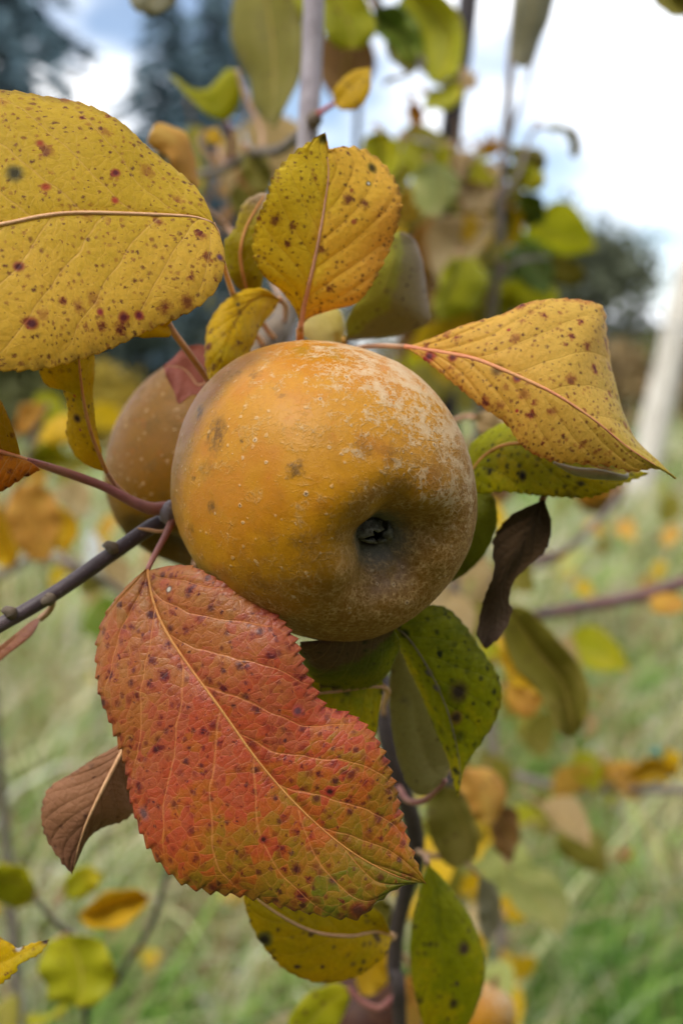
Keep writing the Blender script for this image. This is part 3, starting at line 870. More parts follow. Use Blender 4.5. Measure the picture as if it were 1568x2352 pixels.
def apple(x, y, d, R, axis, skin, label, spin=0.0, lobes=0.03, nr=150, ns=200, seed=2, group=None, sepals=True, flat=1.0):
    V, Q = apple_geo(nr, ns, lobes, seed, flat)
    A = np.array(axis_mat(axis, spin))
    W = V @ A.T
    me = np_mesh('apple_body', W * R, Q)
    for nm, arr in (('loc', W), ('axl', V)):
        at = me.attributes.new(nm, 'FLOAT_VECTOR', 'POINT'); at.data.foreach_set('vector', arr.astype(np.float32).ravel())
    root = empty('apple', P(x, y, d)); root.rotation_euler = cam.rotation_euler
    tag(root, label, 'apple', group)
    o = bpy.data.objects.new('body', me); COL.objects.link(o); o.parent = root; me.materials.append(skin)
    # stalk on the far side
    pts = [(V * 0)[0]] and [np.array((0, 0, -0.62)), np.array((0.02, 0.01, -0.9)), np.array((0.10, 0.06, -1.15))]
    V2, F2 = tube_data(catmull([A @ p * R for p in pts], 10), [0.0016, 0.0013, 0.0018], 9)
    st = bpy.data.objects.new('stalk', mesh('stalk', V2, F2)); COL.objects.link(st); st.parent = root; st.data.materials.append(M_['apple_stalk'])
    if sepals:
        rs = np.random.default_rng(seed)
        for k in range(5):
            a0 = 2 * math.pi * k / 5 + 0.35 + rs.uniform(-0.15, 0.15)
            wd = rs.uniform(0.075, 0.09)
            lift, tuck = rs.uniform(0.10, 0.15), rs.uniform(0.02, 0.045)
            vs, fs = [], []
            n, ex, ey = 10, 1.35, 0.62
            for i in range(n):
                t = i / (n - 1)
                rad = 0.140 - (0.140 - tuck) * t ** 0.9
                zz = 0.645 + lift * math.sin(min(1.0, t * 1.15) * 1.9) - 0.05 * max(0, t - 0.75)
                w = wd * (1 - t ** 1.6) ** 0.8 * (1 + 0.25 * rs.uniform(-1, 1))
                c = np.array([math.cos(a0) * rad * ex, math.sin(a0) * rad * ey, zz])
                sd = np.array([-math.sin(a0) * ex, math.cos(a0) * ey, 0]); sd /= np.linalg.norm(sd)
                for q in (-1, 0, 1):
                    vs.append(A @ (c + sd * w * q + np.array([0, 0, -0.02 * abs(q) + rs.uniform(-0.008, 0.008)])) * R)
            for i in range(n - 1):
                for q in range(2):
                    b = i * 3 + q; fs.append((b, b + 1, b + 4, b + 3))
            so = bpy.data.objects.new('sepal', mesh('sepal', vs, fs)); COL.objects.link(so); so.parent = root
            so.data.materials.append(M_['sepal'])
            md = so.modifiers.new('thickness', 'SOLIDIFY'); md.thickness = 0.0003
    return root
M_['skin'] = apple_skin('russet_apple_skin', True)
def dark_skin():
    s = NT('dark_apple_skin'); p = s.attr('loc'); n = s.noise(p, 5, 4, 0.6); f = s.noise(p, 30, 3, 0.7)
    col = s.mix(s.step(n, 0.35, 0.65), RGB(58, 28, 14), RGB(74, 42, 18))
    return s.done(s.pbsdf(s.mix(s.step(f, 0.5, 0.8, 0, 0.4), col, RGB(90, 60, 32)), 0.55, 0.25))
M_['skin_dark'] = dark_skin()
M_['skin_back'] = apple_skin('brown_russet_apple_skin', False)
apple(APX, APY, APD, APR, AXIS, M_['skin'], 'large orange russet apple in sharp focus at the centre', -0.05, 0.045, flat=1.06)
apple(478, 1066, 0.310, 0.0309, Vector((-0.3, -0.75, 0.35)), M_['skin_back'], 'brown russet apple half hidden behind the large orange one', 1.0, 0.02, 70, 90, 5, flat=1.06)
apple(1006, 592, 0.78, 0.0285, Vector((0.1, -0.8, 0.4)), M_['skin'], 'blurred orange-brown apple hanging among leaves above right of the large one', 2.0, 0.02, 50, 70, 8, sepals=False)
apple(845, 2358, 0.44, 0.0250, Vector((0.1, -0.9, 0.2)), M_['skin_dark'], 'dark brown apple cut off by the bottom edge', 2.6, 0.02, 50, 70, 9, sepals=False)
apple(1108, 2330, 0.52, 0.0165, Vector((-0.4, -0.8, 0.2)), M_['skin'], 'orange apple behind the long green leaf at the bottom', 0.6, 0.02, 50, 70, 12, sepals=False)
apple(1372, 1120, 1.15, 0.0300, Vector((0.2, -0.8, 0.4)), M_['skin'], 'small blurred orange apple below the yellow leaf at right', 0.6, 0.02, 50, 70, 14, sepals=False)

# ------------------------------------------------------------------ the near apple tree: wood
M_['shoot'] = stem_mat('purple_brown_shoot', RGB(70, 56, 58), RGB(92, 76, 76), 420, 0.5, RGB(120, 106, 106))
M_['leader'] = stem_mat('grey_young_bark', RGB(126, 114, 118), RGB(156, 146, 148), 380, 0.6, RGB(186, 178, 176))
M_['lower_stem'] = stem_mat('painted_shade_stem_bark', RGB(46, 38, 34), RGB(72, 60, 54), 300, 0.7, RGB(96, 84, 76))  # leader's bark again, with the shade lower down put into a darker colour
M_['spur'] = stem_mat('spur_bark', RGB(84, 70, 56), RGB(128, 112, 92), 350, 0.75, None, 0.8)
M_['petiole'] = stem_mat('tan_petiole', RGB(170, 128, 96), RGB(186, 146, 112), 600, 0.6)
M_['petiole_red'] = stem_mat('red_petiole', RGB(146, 84, 80), RGB(164, 110, 94), 500, 0.55)
M_['petiole_yel'] = stem_mat('yellow_petiole', RGB(190, 148, 62), RGB(200, 140, 76), 600, 0.55)
M_['rib_pink'] = stem_mat('pink_midrib', RGB(208, 148, 116), RGB(212, 160, 128), 700, 0.6)
M_['rib_tan'] = stem_mat('tan_midrib', RGB(218, 170, 122), RGB(210, 158, 112), 700, 0.6)
M_['rib_orange'] = stem_mat('orange_midrib', RGB(196, 138, 70), RGB(188, 122, 62), 700, 0.6)
M_['rib_red'] = stem_mat('red_midrib', RGB(206, 124, 92), RGB(212, 152, 98), 700, 0.6)
M_['rib_olive'] = stem_mat('olive_midrib', RGB(140, 128, 70), RGB(128, 112, 84), 700, 0.6)
M_['rib_brown'] = stem_mat('brown_midrib', RGB(150, 104, 70), RGB(130, 88, 58), 700, 0.6)

base_pt = P(918, 2352, 0.36)
tree = empty('apple_tree', (base_pt.x, base_pt.y, 0))
tag(tree, 'young apple tree carrying the large russet apple and spotted autumn leaves', 'tree')
ld = [(724, -120, 37), (721, 0, 37), (716, 140, 37), (709, 270, 36.5), (700, 430, 36.5), (682, 620, 36), (655, 760, 35.5), (640, 860, 35.5), (690, 1080, 37), (800, 1360, 37),
      (874, 1560, 35), (888, 1680, 34), (915, 1790, 34), (945, 1880, 34.5), (955, 1960, 35), (930, 2050, 35.5), (908, 2150, 36), (906, 2250, 36), (918, 2352, 36)]
lp = PA([(x, y, d / 100) for x, y, d in ld])
gx = lp[-1]; lo = [gx + np.array([0.01, 0.03, -0.25]), np.array([gx[0] + 0.02, gx[1] + 0.07, -0.05])]
up_ext = [lp[0] + np.array([0.01, 0.01, 0.18])]
lc = catmull(np.vstack([up_ext, lp, lo]), 180)
lr = np.interp(np.linspace(0, 1, 180), np.linspace(0, 1, 10), [0.0034, 0.0040, 0.0038, 0.0033, 0.0019, 0.0017, 0.0021, 0.0032, 0.005, 0.007])
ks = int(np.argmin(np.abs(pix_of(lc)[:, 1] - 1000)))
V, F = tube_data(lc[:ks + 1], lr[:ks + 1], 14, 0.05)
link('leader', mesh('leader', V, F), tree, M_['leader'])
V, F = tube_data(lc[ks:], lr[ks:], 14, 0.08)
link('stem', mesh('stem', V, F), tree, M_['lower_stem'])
ptube('branch', [(-160, 1520, 23.4), (0, 1436, 23.8), (130, 1360, 24.2), (260, 1270, 24.6), (340, 1215, 24.9), (400, 1178, 25.2), (470, 1090, 27.6), (540, 960, 31), (610, 830, 34), (640, 770, 35.3)],
      [0.0017, 0.0019, 0.0021, 0.0023, 0.0027], M_['shoot'], tree, sides=14, wob=0.05, n=70)
ptube('spur', [(655, 690, 35), (650, 730, 33.5), (630, 765, 32), (606, 795, 31), (590, 815, 31), (570, 850, 31.5)], [0.0036, 0.0046, 0.0034, 0.0048, 0.0036, 0.004], M_['spur'], tree, sides=12, wob=0.22, n=30)
for _bx, _by, _bd, _s in ((262, 1262, 24.45, 1), (118, 1372, 24.05, -1), (30, 1412, 23.8, 1)):
    ptube('bud', [(_bx, _by + 6 * _s, _bd), (_bx - 4, _by - 4 * _s, _bd - 0.06), (_bx - 14, _by - 9 * _s, _bd - 0.08), (_bx - 26, _by - 9 * _s, _bd - 0.05)], [0.0012, 0.0016, 0.0012, 0.0003], M_['spur'], tree, sides=9, wob=0.12)
ptube('bud', [(716, 284, 36.1), (722, 272, 35.8), (722, 258, 35.9)], [0.0022, 0.0030, 0.0014], M_['spur'], tree, sides=10, wob=0.2)
ptube('leaf_scar', [(380, 1190, 24.9), (392, 1172, 24.7), (398, 1160, 24.8)], [0.0020, 0.0028, 0.0018], M_['leader'], tree, sides=10, wob=0.1)
ptube('stipule', [(388, 1218, 24.6), (366, 1221, 24.4), (340, 1217, 24.3), (316, 1213, 24.2)], [0.0004, 0.0005, 0.0005, 0.0002], M_['rib_tan'], tree, sides=7)
ptube('twig', [(700, 300, 38), (640, 345, 45), (580, 350, 50), (520, 385, 54), (440, 405, 60)], [0.0022, 0.0026, 0.0024, 0.0020], M_['spur'], tree, sides=9, wob=0.15)
ptube('twig', [(520, 385, 54), (532, 350, 53), (528, 300, 52), (515, 270, 52)], [0.002, 0.0016, 0.0014], M_['petiole_red'], tree, sides=9, wob=0.1)

# ------------------------------------------------------------------ the near apple tree: leaves in focus
def red_leaf_mat(mk):
    return leaf_mat('red_orange_leaf', [(0.0, RGB(160, 104, 46)), (0.18, RGB(164, 94, 40)), (0.34, RGB(164, 78, 44)), (0.46, RGB(170, 70, 36)), (0.56, RGB(168, 86, 26)), (0.66, RGB(150, 98, 22)), (0.80, RGB(136, 102, 20)), (1.0, RGB(100, 98, 18))],
                    tu=0.90, tv=0.12, tuv=-0.34, tav=0.0, tn=0.22, t0=0.01, cells=0.22, spot=RGB(116, 24, 22), spot_core=RGB(58, 18, 24), big=0.9, small=0.95, val=1.0, sat=1.0, vein=RGB(216, 138, 74), vein_amt=0.42,
                    edge=RGB(128, 44, 34), edge_amt=0.5, rough=0.38, spec=0.6, trans=0.2, relief=0.42, marks=mk, bsc=1.3, ssc=0.8)
leaf(tree, [(338, 1308), (352, 1380), (380, 1448), (430, 1525), (500, 1620), (600, 1758), (700, 1868), (800, 1952), (900, 2008), (976, 2030)],
     [(300, 1338), (250, 1388), (222, 1440), (213, 1500), (222, 1585), (250, 1662), (275, 1750), (286, 1840), (322, 1935), (385, 2010), (450, 2048), (560, 2066), (650, 2088), (750, 2106), (822, 2110), (872, 2072), (920, 2042)],
     [(385, 1298), (440, 1300), (505, 1332), (580, 1372), (640, 1420), (678, 1470), (692, 1510), (712, 1560), (745, 1622), (800, 1640), (850, 1676), (890, 1745), (920, 1850), (945, 1945)],
     [23.0, 22.3, 21.7, 21.4, 21.2, 21.1, 21.3], [23.0, 22.7, 22.3, 21.8, 21.3, 21.0, 21.2], [23.0, 22.2, 21.6, 21.5, 21.5, 21.4, 21.3],
     None, 'large red and orange leaf with dark spots hanging below the apple', rib=M_['rib_orange'], rib_r=(0.00042, 0.0003, 0.00018, 0.0001), petiole=[(352, 1282, 23.4), (378, 1235, 24.1), (398, 1195, 24.7), (420, 1170, 25.4)],
     pet_r=(0.0006, 0.0009, 0.0013), pet_mat=M_['petiole_red'], matfn=red_leaf_mat,
     marks=[(388, 1353, 0.075, RGB(206, 196, 176), RGB(86, 62, 50)), (758, 1818, 0.08, RGB(46, 26, 24), RGB(140, 40, 34)), (686, 1632, 0.11, RGB(96, 62, 70), RGB(168, 70, 60)),
            (330, 1868, 0.13, RGB(104, 72, 72), RGB(150, 80, 66)), (604, 1930, 0.07, RGB(60, 26, 22), RGB(140, 44, 30)), (822, 2092, 0.15, RGB(84, 46, 36), RGB(120, 40, 28)), (236, 1612, 0.10, RGB(70, 34, 26), RGB(140, 70, 40)), (655, 1700, 0.06, RGB(80, 40, 40), None)],
     nu=300, nv=44, teeth=40, tooth=0.0013, bulge=0.05, roll=0.06, relief=0.00026, wave=0.0015, seed=101)

Y_STOPS = [(0.0, RGB(200, 168, 48)), (0.35, RGB(196, 168, 44)), (0.65, RGB(206, 172, 62)), (1.0, RGB(186, 164, 60))]
def big_yellow(mk):
    return leaf_mat('yellow_spotted_leaf', [(0.0, RGB(194, 158, 34)), (0.4, RGB(202, 164, 40)), (0.62, RGB(216, 174, 62)), (1.0, RGB(214, 166, 78))], tu=0.05, tv=0.28, tn=0.18, t0=0.42,
                    spot=RGB(158, 62, 46), spot_core=RGB(96, 40, 44), big=0.5, small=0.62, vein=RGB(220, 178, 96), vein_amt=0.5, hue=0.507, val=1.15, sat=0.99, edge=RGB(120, 84, 44), edge_amt=0.5, rough=0.5, spec=0.35, trans=0.45, relief=0.30, marks=mk, bsc=1.1, ssc=1.45)
leaf(tree, [(490, 512), (440, 497), (300, 490), (180, 488), (100, 495), (0, 515), (-150, 535), (-330, 560)],
     [(478, 470), (455, 425), (410, 380), (340, 330), (270, 272), (180, 225), (80, 205), (0, 199), (-120, 225), (-240, 330), (-310, 450)],
     [(508, 545), (518, 600), (500, 660), (450, 705), (390, 735), (330, 762), (270, 790), (200, 816), (100, 842), (0, 846), (-120, 830), (-250, 740)],
     [21.6, 20.9, 20.4, 20.0, 19.8], [21.9, 21.6, 21.2, 20.8, 20.2], [21.7, 20.9, 20.2, 19.8, 19.7], None,
     'big yellow leaf with red-brown spots reaching in from the left edge', rib=M_['rib_tan'], rib_r=(0.00035, 0.00045, 0.00045, 0.0004), petiole=[(500, 535, 22.0), (512, 600, 23.2), (530, 660, 25.5), (560, 730, 28.5), (610, 800, 31)],
     pet_r=(0.0005, 0.0008, 0.0009), matfn=big_yellow,
     marks=[(36, 402, 0.16, RGB(70, 64, 40), RGB(120, 104, 50)), (75, 742, 0.11, RGB(90, 40, 50), RGB(166, 66, 50)), (44, 608, 0.09, RGB(80, 30, 40), RGB(160, 60, 60)), (106, 428, 0.08, RGB(176, 70, 36), RGB(186, 90, 50)),
            (268, 394, 0.08, RGB(110, 50, 50), RGB(170, 70, 56)), (506, 590, 0.07, RGB(110, 80, 110), RGB(150, 90, 90)), (286, 730, 0.10, RGB(110, 44, 54), RGB(170, 70, 60)), (320, 722, 0.08, RGB(120, 40, 60), RGB(180, 66, 66)), (232, 720, 0.07, RGB(160, 60, 64), RGB(180, 84, 64)), (264, 462, 0.07, RGB(184, 70, 50), RGB(190, 100, 50)), (90, 328, 0.07, RGB(176, 76, 44), RGB(180, 110, 50))],
     nu=220, nv=30, teeth=34, tooth=0.0008, bulge=0.03, roll=0.05, relief=0.00022, wave=0.0016, seed=102)

def upright(mk):
    return leaf_mat('yellow_orange_leaf', [(0.0, RGB(206, 176, 36)), (0.4, RGB(216, 186, 50)), (0.6, RGB(222, 180, 66)), (1.0, RGB(218, 160, 76))], tu=-0.08, tv=0.36, tn=0.16, t0=0.52,
                    spot=RGB(150, 84, 46), spot_core=RGB(110, 62, 50), hue=0.506, val=1.15, sat=1.0, big=0.3, small=0.42, vein=RGB(206, 152, 74), vein_amt=0.35, edge=RGB(110, 74, 30), edge_amt=0.7, rough=0.5, spec=0.3, trans=0.46, relief=0.3, marks=mk, bsc=1.3, ssc=1.6)
leaf(tree, [(690, 758), (697, 710), (708, 660), (722, 600), (734, 540), (746, 470), (755, 400), (750, 345), (745, 309)],
     [(681, 718), (645, 672), (602, 630), (580, 575), (588, 512), (612, 452), (630, 400), (668, 356), (715, 322)],
     [(704, 733), (760, 716), (815, 700), (850, 662), (890, 590), (912, 530), (922, 470), (912, 420), (882, 370), (842, 340), (800, 335), (768, 341), (756, 352), (750, 335)],
     [25.2, 24.4, 24.0, 23.8, 23.7], [25.2, 24.3, 23.7, 23.4, 23.6], [25.2, 24.6, 24.3, 24.2, 23.8], None,
     'upright rounded yellow leaf standing above the apple with a notched tip', rib=M_['rib_pink'], rib_r=(0.0008, 0.0005, 0.0003, 0.0001), rib_len=0.9, petiole=[(688, 785, 25.6), (684, 815, 26.4), (668, 850, 28.5), (645, 850, 31)],
     pet_r=(0.0010, 0.0011, 0.0010), pet_mat=M_['rib_orange'], matfn=upright,
     marks=[(848, 420, 0.05, RGB(226, 226, 222), RGB(90, 84, 50)), (856, 385, 0.09, RGB(78, 62, 26), RGB(110, 92, 30)), (742, 318, 0.10, RGB(110, 96, 30), RGB(130, 110, 40)), (806, 438, 0.07, RGB(170, 96, 50), None), (812, 508, 0.09, RGB(176, 96, 62), None)],
     nu=200, nv=30, teeth=26, tooth=0.0009, bulge=0.03, roll=0.04, relief=0.00025, wave=0.0012, seed=103)

def right_yellow(mk):
    return leaf_mat('yellow_red_specked_leaf', [(0.0, RGB(212, 158, 62)), (0.3, RGB(216, 170, 66)), (0.6, RGB(214, 174, 72)), (0.85, RGB(190, 162, 50)), (1.0, RGB(208, 172, 76))], tu=0.8, tv=-0.12, tn=0.12, t0=0.08,
                    spot=RGB(160, 52, 44), spot_core=RGB(96, 48, 56), hue=0.505, val=1.14, sat=0.97, big=0.6, small=0.62, vein=RGB(214, 176, 84), vein_amt=0.3, edge=RGB(176, 66, 48), edge_amt=0.6, rough=0.5, spec=0.35, trans=0.46, relief=0.3, marks=mk, bsc=1.35, ssc=1.55)
leaf(tree, [(928, 795), (1010, 808), (1090, 824), (1180, 860), (1270, 902), (1360, 960), (1450, 1032), (1552, 1098)],
     [(985, 776), (1060, 748), (1130, 727), (1165, 712), (1205, 690), (1280, 679), (1350, 684), (1390, 702), (1400, 760), (1414, 850), (1426, 930), (1450, 1002), (1510, 1055)],
     [(975, 828), (1040, 880), (1100, 930), (1160, 972), (1200, 1022), (1260, 1054), (1330, 1064), (1400, 1070), (1450, 1082), (1510, 1076)],
     [24.6, 23.8, 23.2, 22.9, 22.9, 23.2, 23.6], [24.6, 23.9, 23.6, 24.0, 24.9, 24.6, 23.8], [24.6, 23.9, 23.5, 23.3, 23.3, 23.4, 23.6], None,
     'yellow leaf with red specks pointing right beside the apple', rib=M_['rib_red'], rib_r=(0.0006, 0.0005, 0.0003, 0.00012), petiole=[(900, 795, 24.9), (868, 794, 25.3), (820, 800, 26.6), (730, 830, 29.5), (650, 850, 32)],
     pet_r=(0.0006, 0.0008, 0.0010), pet_mat=M_['petiole'], matfn=right_yellow,
     marks=[(984, 818, 0.12, RGB(110, 66, 76), RGB(182, 50, 60)), (1040, 820, 0.10, RGB(104, 56, 50), RGB(170, 60, 60)), (1186, 866, 0.09, RGB(104, 76, 84), RGB(170, 56, 60)), (1143, 850, 0.13, RGB(120, 92, 46), RGB(150, 110, 56)), (1185, 945, 0.06, RGB(196, 70, 70), None), (1166, 758, 0.06, RGB(180, 66, 60), None)],
     nu=220, nv=30, teeth=30, tooth=0.0007, bulge=0.05, roll=0.06, relief=0.00028, wave=0.0010, seed=104)

GREEN = lambda mk=(), nm='green_spotted_leaf', **k: leaf_mat(nm, [(0.0, RGB(128, 136, 20)), (0.35, RGB(168, 168, 28)), (0.6, RGB(200, 186, 40)), (1.0, RGB(160, 120, 50))], **{**dict(tu=0.2, tv=0.1, tn=0.45, t0=0.28,
                    spot=RGB(62, 62, 26), spot_core=RGB(34, 32, 26), big=0.7, small=0.4, vein=RGB(140, 138, 50), vein_amt=0.3, edge=RGB(50, 54, 20), edge_amt=0.5, rough=0.5, spec=0.4, trans=0.5, relief=0.5, marks=mk, bsc=1.0, ssc=0.9), **k})
YELG = lambda mk=(), nm='yellow_green_leaf', **k: leaf_mat(nm, [(0.0, RGB(206, 168, 36)), (0.4, RGB(212, 176, 40)), (0.7, RGB(190, 166, 46)), (1.0, RGB(214, 170, 50))], **{**dict(tu=0.3, tv=0.15, tn=0.25, t0=0.3,
                    spot=RGB(128, 80, 36), spot_core=RGB(84, 52, 34), big=0.4, small=0.36, vein=RGB(190, 160, 70), vein_amt=0.3, edge=RGB(120, 84, 36), edge_amt=0.5, rough=0.5, spec=0.35, trans=0.44, relief=0.3, marks=mk, bsc=1.3, ssc=1.0), **k})

# dark green leaf under the right yellow one
leaf(tree, [(1075, 1090), (1120, 1040), (1180, 1018), (1260, 1030), (1340, 1062), (1420, 1082), (1488, 1086)],
     [(1078, 1030), (1128, 980), (1170, 966), (1250, 990), (1340, 1030), (1430, 1066)],
     [(1088, 1128), (1150, 1128), (1220, 1134), (1290, 1146), (1345, 1142), (1400, 1124), (1445, 1104)],
     [26.0, 25.6, 25.3, 25.1, 25.0, 25.2], [26.6, 26.4, 26.1, 25.6, 25.2], [25.8, 25.1, 24.7, 24.6, 25.0], None, 'dark green leaf with black specks tucked under the right yellow leaf',
     rib=M_['petiole_yel'], rib_r=(0.0006, 0.0004, 0.0002), petiole=[(1040, 1110, 26.6), (960, 1120, 29), (860, 1100, 33)], matfn=lambda mk: GREEN(mk, 'olive_black_specked_leaf', small=0.42, tn=0.3, t0=0.35),
     marks=[(1200, 1092, 0.12, RGB(40, 36, 40), RGB(70, 70, 40)), (1120, 1060, 0.07, RGB(40, 42, 40), None)],
     nu=120, nv=20, teeth=22, tooth=0.0008, bulge=0.05, roll=0.02, relief=0.0002, wave=0.002)
ptube('leaf_fold', [(1270, 1062, 24.5), (1320, 1082, 24.3), (1380, 1090, 24.2), (1432, 1096, 24.3), (1440, 1088, 24.5)], [0.0003, 0.0010, 0.0014, 0.0010, 0.0003], stem_mat('pale_leaf_underside', RGB(140, 132, 102), RGB(160, 152, 126), 300), tree, sides=10)

# small yellow leaf curling down in front of the spur
leaf(tree, [(642, 688), (600, 682), (560, 710), (530, 765), (508, 830), (486, 886)],
     [(610, 664), (565, 665), (512, 695), (480, 748), (470, 805), (474, 855)],
     [(628, 722), (596, 768), (574, 815), (545, 850), (512, 876)],
     [26.6, 25.8, 25.2, 24.9, 24.9], [26.4, 25.8, 25.3, 25.2, 25.0], [27.0, 26.4, 25.8, 25.3, 25.0], None, 'narrow yellow leaf with brown specks curling down to the top of the apple',
     petiole=[(655, 700, 28), (655, 730, 31), (650, 745, 33)], matfn=lambda mk: YELG(mk, 'yellow_brown_specked_leaf', small=0.42, big=0.5, edge_amt=0.8), marks=[(478, 795, 0.10, RGB(110, 56, 34), RGB(140, 84, 40)), (548, 700, 0.07, RGB(110, 90, 70), None)],
     nu=110, nv=18, teeth=14, tooth=0.0004, bulge=0.12, roll=0.15, relief=0.0002, wave=0.001)
# leaf behind the upright one, left
leaf(tree, [(575, 690), (560, 640), (552, 580), (566, 520), (600, 460), (612, 440)],
     [(545, 660), (520, 620), (514, 562), (540, 520), (556, 470), (585, 448)],
     [(600, 660), (610, 600), (610, 540), (618, 480)], [27.2, 26.6, 26.3, 26.4, 26.6], [27.2, 26.7, 26.4, 26.3, 26.5], [27.2, 26.8, 26.6, 26.6], None,
     'olive yellow leaf with a pale curled tip left of the upright leaf', rib=M_['rib_orange'], rib_r=(0.0005, 0.0004, 0.0002), petiole=[(590, 720, 28), (615, 760, 30), (630, 775, 31)],
     matfn=lambda mk: leaf_mat('olive_leaf_pale_tip', [(0.0, RGB(160, 140, 30)), (0.55, RGB(158, 142, 34)), (0.72, RGB(176, 156, 70)), (0.85, RGB(190, 166, 132)), (1.0, RGB(186, 160, 140))], tu=0.95, tn=0.1, t0=0.0, spot=RGB(130, 96, 50), small=0.2, big=0.2, trans=0.3, marks=mk),
     nu=100, nv=16, teeth=14, tooth=0.0006, bulge=0.05, roll=0.08, wave=0.001)
# pale green and grey leaf right of the upright one
leaf(tree, [(792, 778), (830, 735), (868, 690), (895, 630), (912, 570), (918, 530)],
     [(800, 730), (828, 680), (858, 630), (885, 575), (905, 540)],
     [(850, 782), (925, 772), (985, 745), (984, 690), (976, 610), (950, 548)],
     [29, 28.5, 28.1, 27.9, 28.0], [28.6, 28.2, 27.9, 27.8], [29.4, 29.8, 29.6, 29.0, 28.4], None, 'pale green and mauve leaf seen from below right of the upright leaf',
     petiole=[(785, 800, 29.6), (770, 850, 31)], pet_mat=M_['petiole_yel'],
     matfn=lambda mk: leaf_mat('pale_green_mauve_leaf', [(0.0, RGB(164, 160, 70)), (0.42, RGB(166, 162, 78)), (0.55, RGB(150, 136, 92)), (1.0, RGB(150, 128, 100))], tu=0.1, tv=0.55, tn=0.15, t0=0.32, spot=RGB(110, 84, 70), small=0.12, big=0.25, trans=0.3, vein_amt=0.15, relief=0.3, marks=mk),
     nu=90, nv=16, teeth=12, tooth=0.0003, bulge=0.04, roll=0.04, wave=0.001)
# cream leaf base behind the upright leaf's stalk
leaf(tree, [(770, 800), (765, 760), (745, 720), (730, 690)], [(725, 790), (695, 765), (690, 730), (705, 700)], [(792, 770), (792, 735), (775, 705)], [29.5, 29.2, 29.2, 29.4], [29.0, 28.8, 29.0], [29.8, 29.6, 29.6], None,
     'cream yellow leaf base between the upright leaf and the apple', matfn=lambda mk: leaf_mat('cream_leaf', [(0.0, RGB(216, 200, 136)), (0.5, RGB(208, 190, 116)), (1.0, RGB(196, 176, 90))], tu=0.2, tv=0.5, t0=0.4, small=0.0, big=0.0, vein_amt=0.1, edge_amt=0.1, relief=0.15, marks=mk),
     petiole=[(760, 830, 30), (700, 860, 32)], pet_mat=M_['petiole_yel'], nu=50, nv=12, bulge=0.1)
# red-brown leaf before the rear apple
leaf(tree, [(480, 880), (455, 885), (435, 860), (415, 845), (376, 842)], [(472, 905), (440, 908), (412, 930), (400, 900), (386, 870)], [(486, 830), (470, 796), (440, 797), (402, 816)],
     [26.8, 26.9, 27.0, 27.0, 27.1], [26.7, 26.6, 26.8], [26.9, 27.0, 27.2], None, 'small red-brown curled leaf before the rear apple', rib=M_['rib_brown'], rib_r=(0.0006, 0.0004, 0.0002),
     matfn=lambda mk: leaf_mat('red_brown_leaf', [(0.0, RGB(120, 70, 56)), (0.5, RGB(134, 80, 66)), (1.0, RGB(116, 64, 54))], small=0.0, big=0.0, vein=RGB(150, 98, 84), vein_amt=0.25, edge_amt=0.1, trans=0.15, rough=0.6, relief=0.3, marks=mk),
     petiole=[(500, 880, 27.2), (560, 860, 30)], pet_mat=M_['petiole'], nu=70, nv=14, bulge=0.1, roll=-0.1, wave=0.001)
# small yellow leaf whose stalk crosses the rear apple
leaf(tree, [(386, 742), (378, 752), (355, 745), (300, 720), (260, 690)], [(408, 724), (400, 700), (340, 680), (280, 670)], [(392, 772), (355, 775), (318, 774), (270, 740)], [23.6, 23.4, 23.3, 23.3], [23.5, 23.3, 23.3], [23.6, 23.4, 23.3], None,
     'yellow leaf base under the big yellow leaf', matfn=lambda mk: YELG(mk, 'yellow_leaf_base', small=0.1, big=0.1), petiole=[(400, 765, 24.0), (430, 805, 24.8), (462, 850, 25.6), (500, 900, 27), (560, 950, 30.5)], pet_r=(0.0009, 0.0008, 0.0010), pet_mat=M_['petiole'], nu=60, nv=12, bulge=0.05)
# twisted yellow leaf hanging under the big yellow leaf
leaf(tree, [(246, 1086), (215, 1010), (198, 950), (188, 890), (182, 830), (178, 780)], [(205, 1068), (168, 1042), (150, 1000), (156, 945), (142, 893), (110, 888), (90, 848), (110, 800)], [(236, 1045), (222, 985), (215, 900), (219, 830), (215, 790)],
     [24.4, 24.0, 23.7, 23.5, 23.2, 22.8], [24.5, 24.3, 24.0, 23.5, 23.1, 22.8], [24.3, 24.1, 24.0, 23.8, 23.2], None, 'twisted narrow yellow leaf hanging below the big yellow leaf', rib=M_['rib_orange'], rib_r=(0.0005, 0.0004, 0.0002),
     petiole=[(268, 1118, 24.6), (300, 1145, 24.7), (332, 1163, 24.7), (362, 1172, 24.7)], pet_r=(0.0006, 0.0007, 0.0008), pet_mat=M_['petiole'],
     matfn=lambda mk: YELG(mk, 'yellow_rot_spot_leaf', small=0.3, big=0.3, t0=0.4), marks=[(178, 962, 0.10, RGB(60, 40, 30), RGB(140, 100, 50)), (184, 988, 0.05, RGB(170, 84, 66), None), (172, 910, 0.05, RGB(180, 76, 50), None)],
     nu=130, nv=18, teeth=18, tooth=0.0005, bulge=0.02, roll=0.05, wave=0.0016)
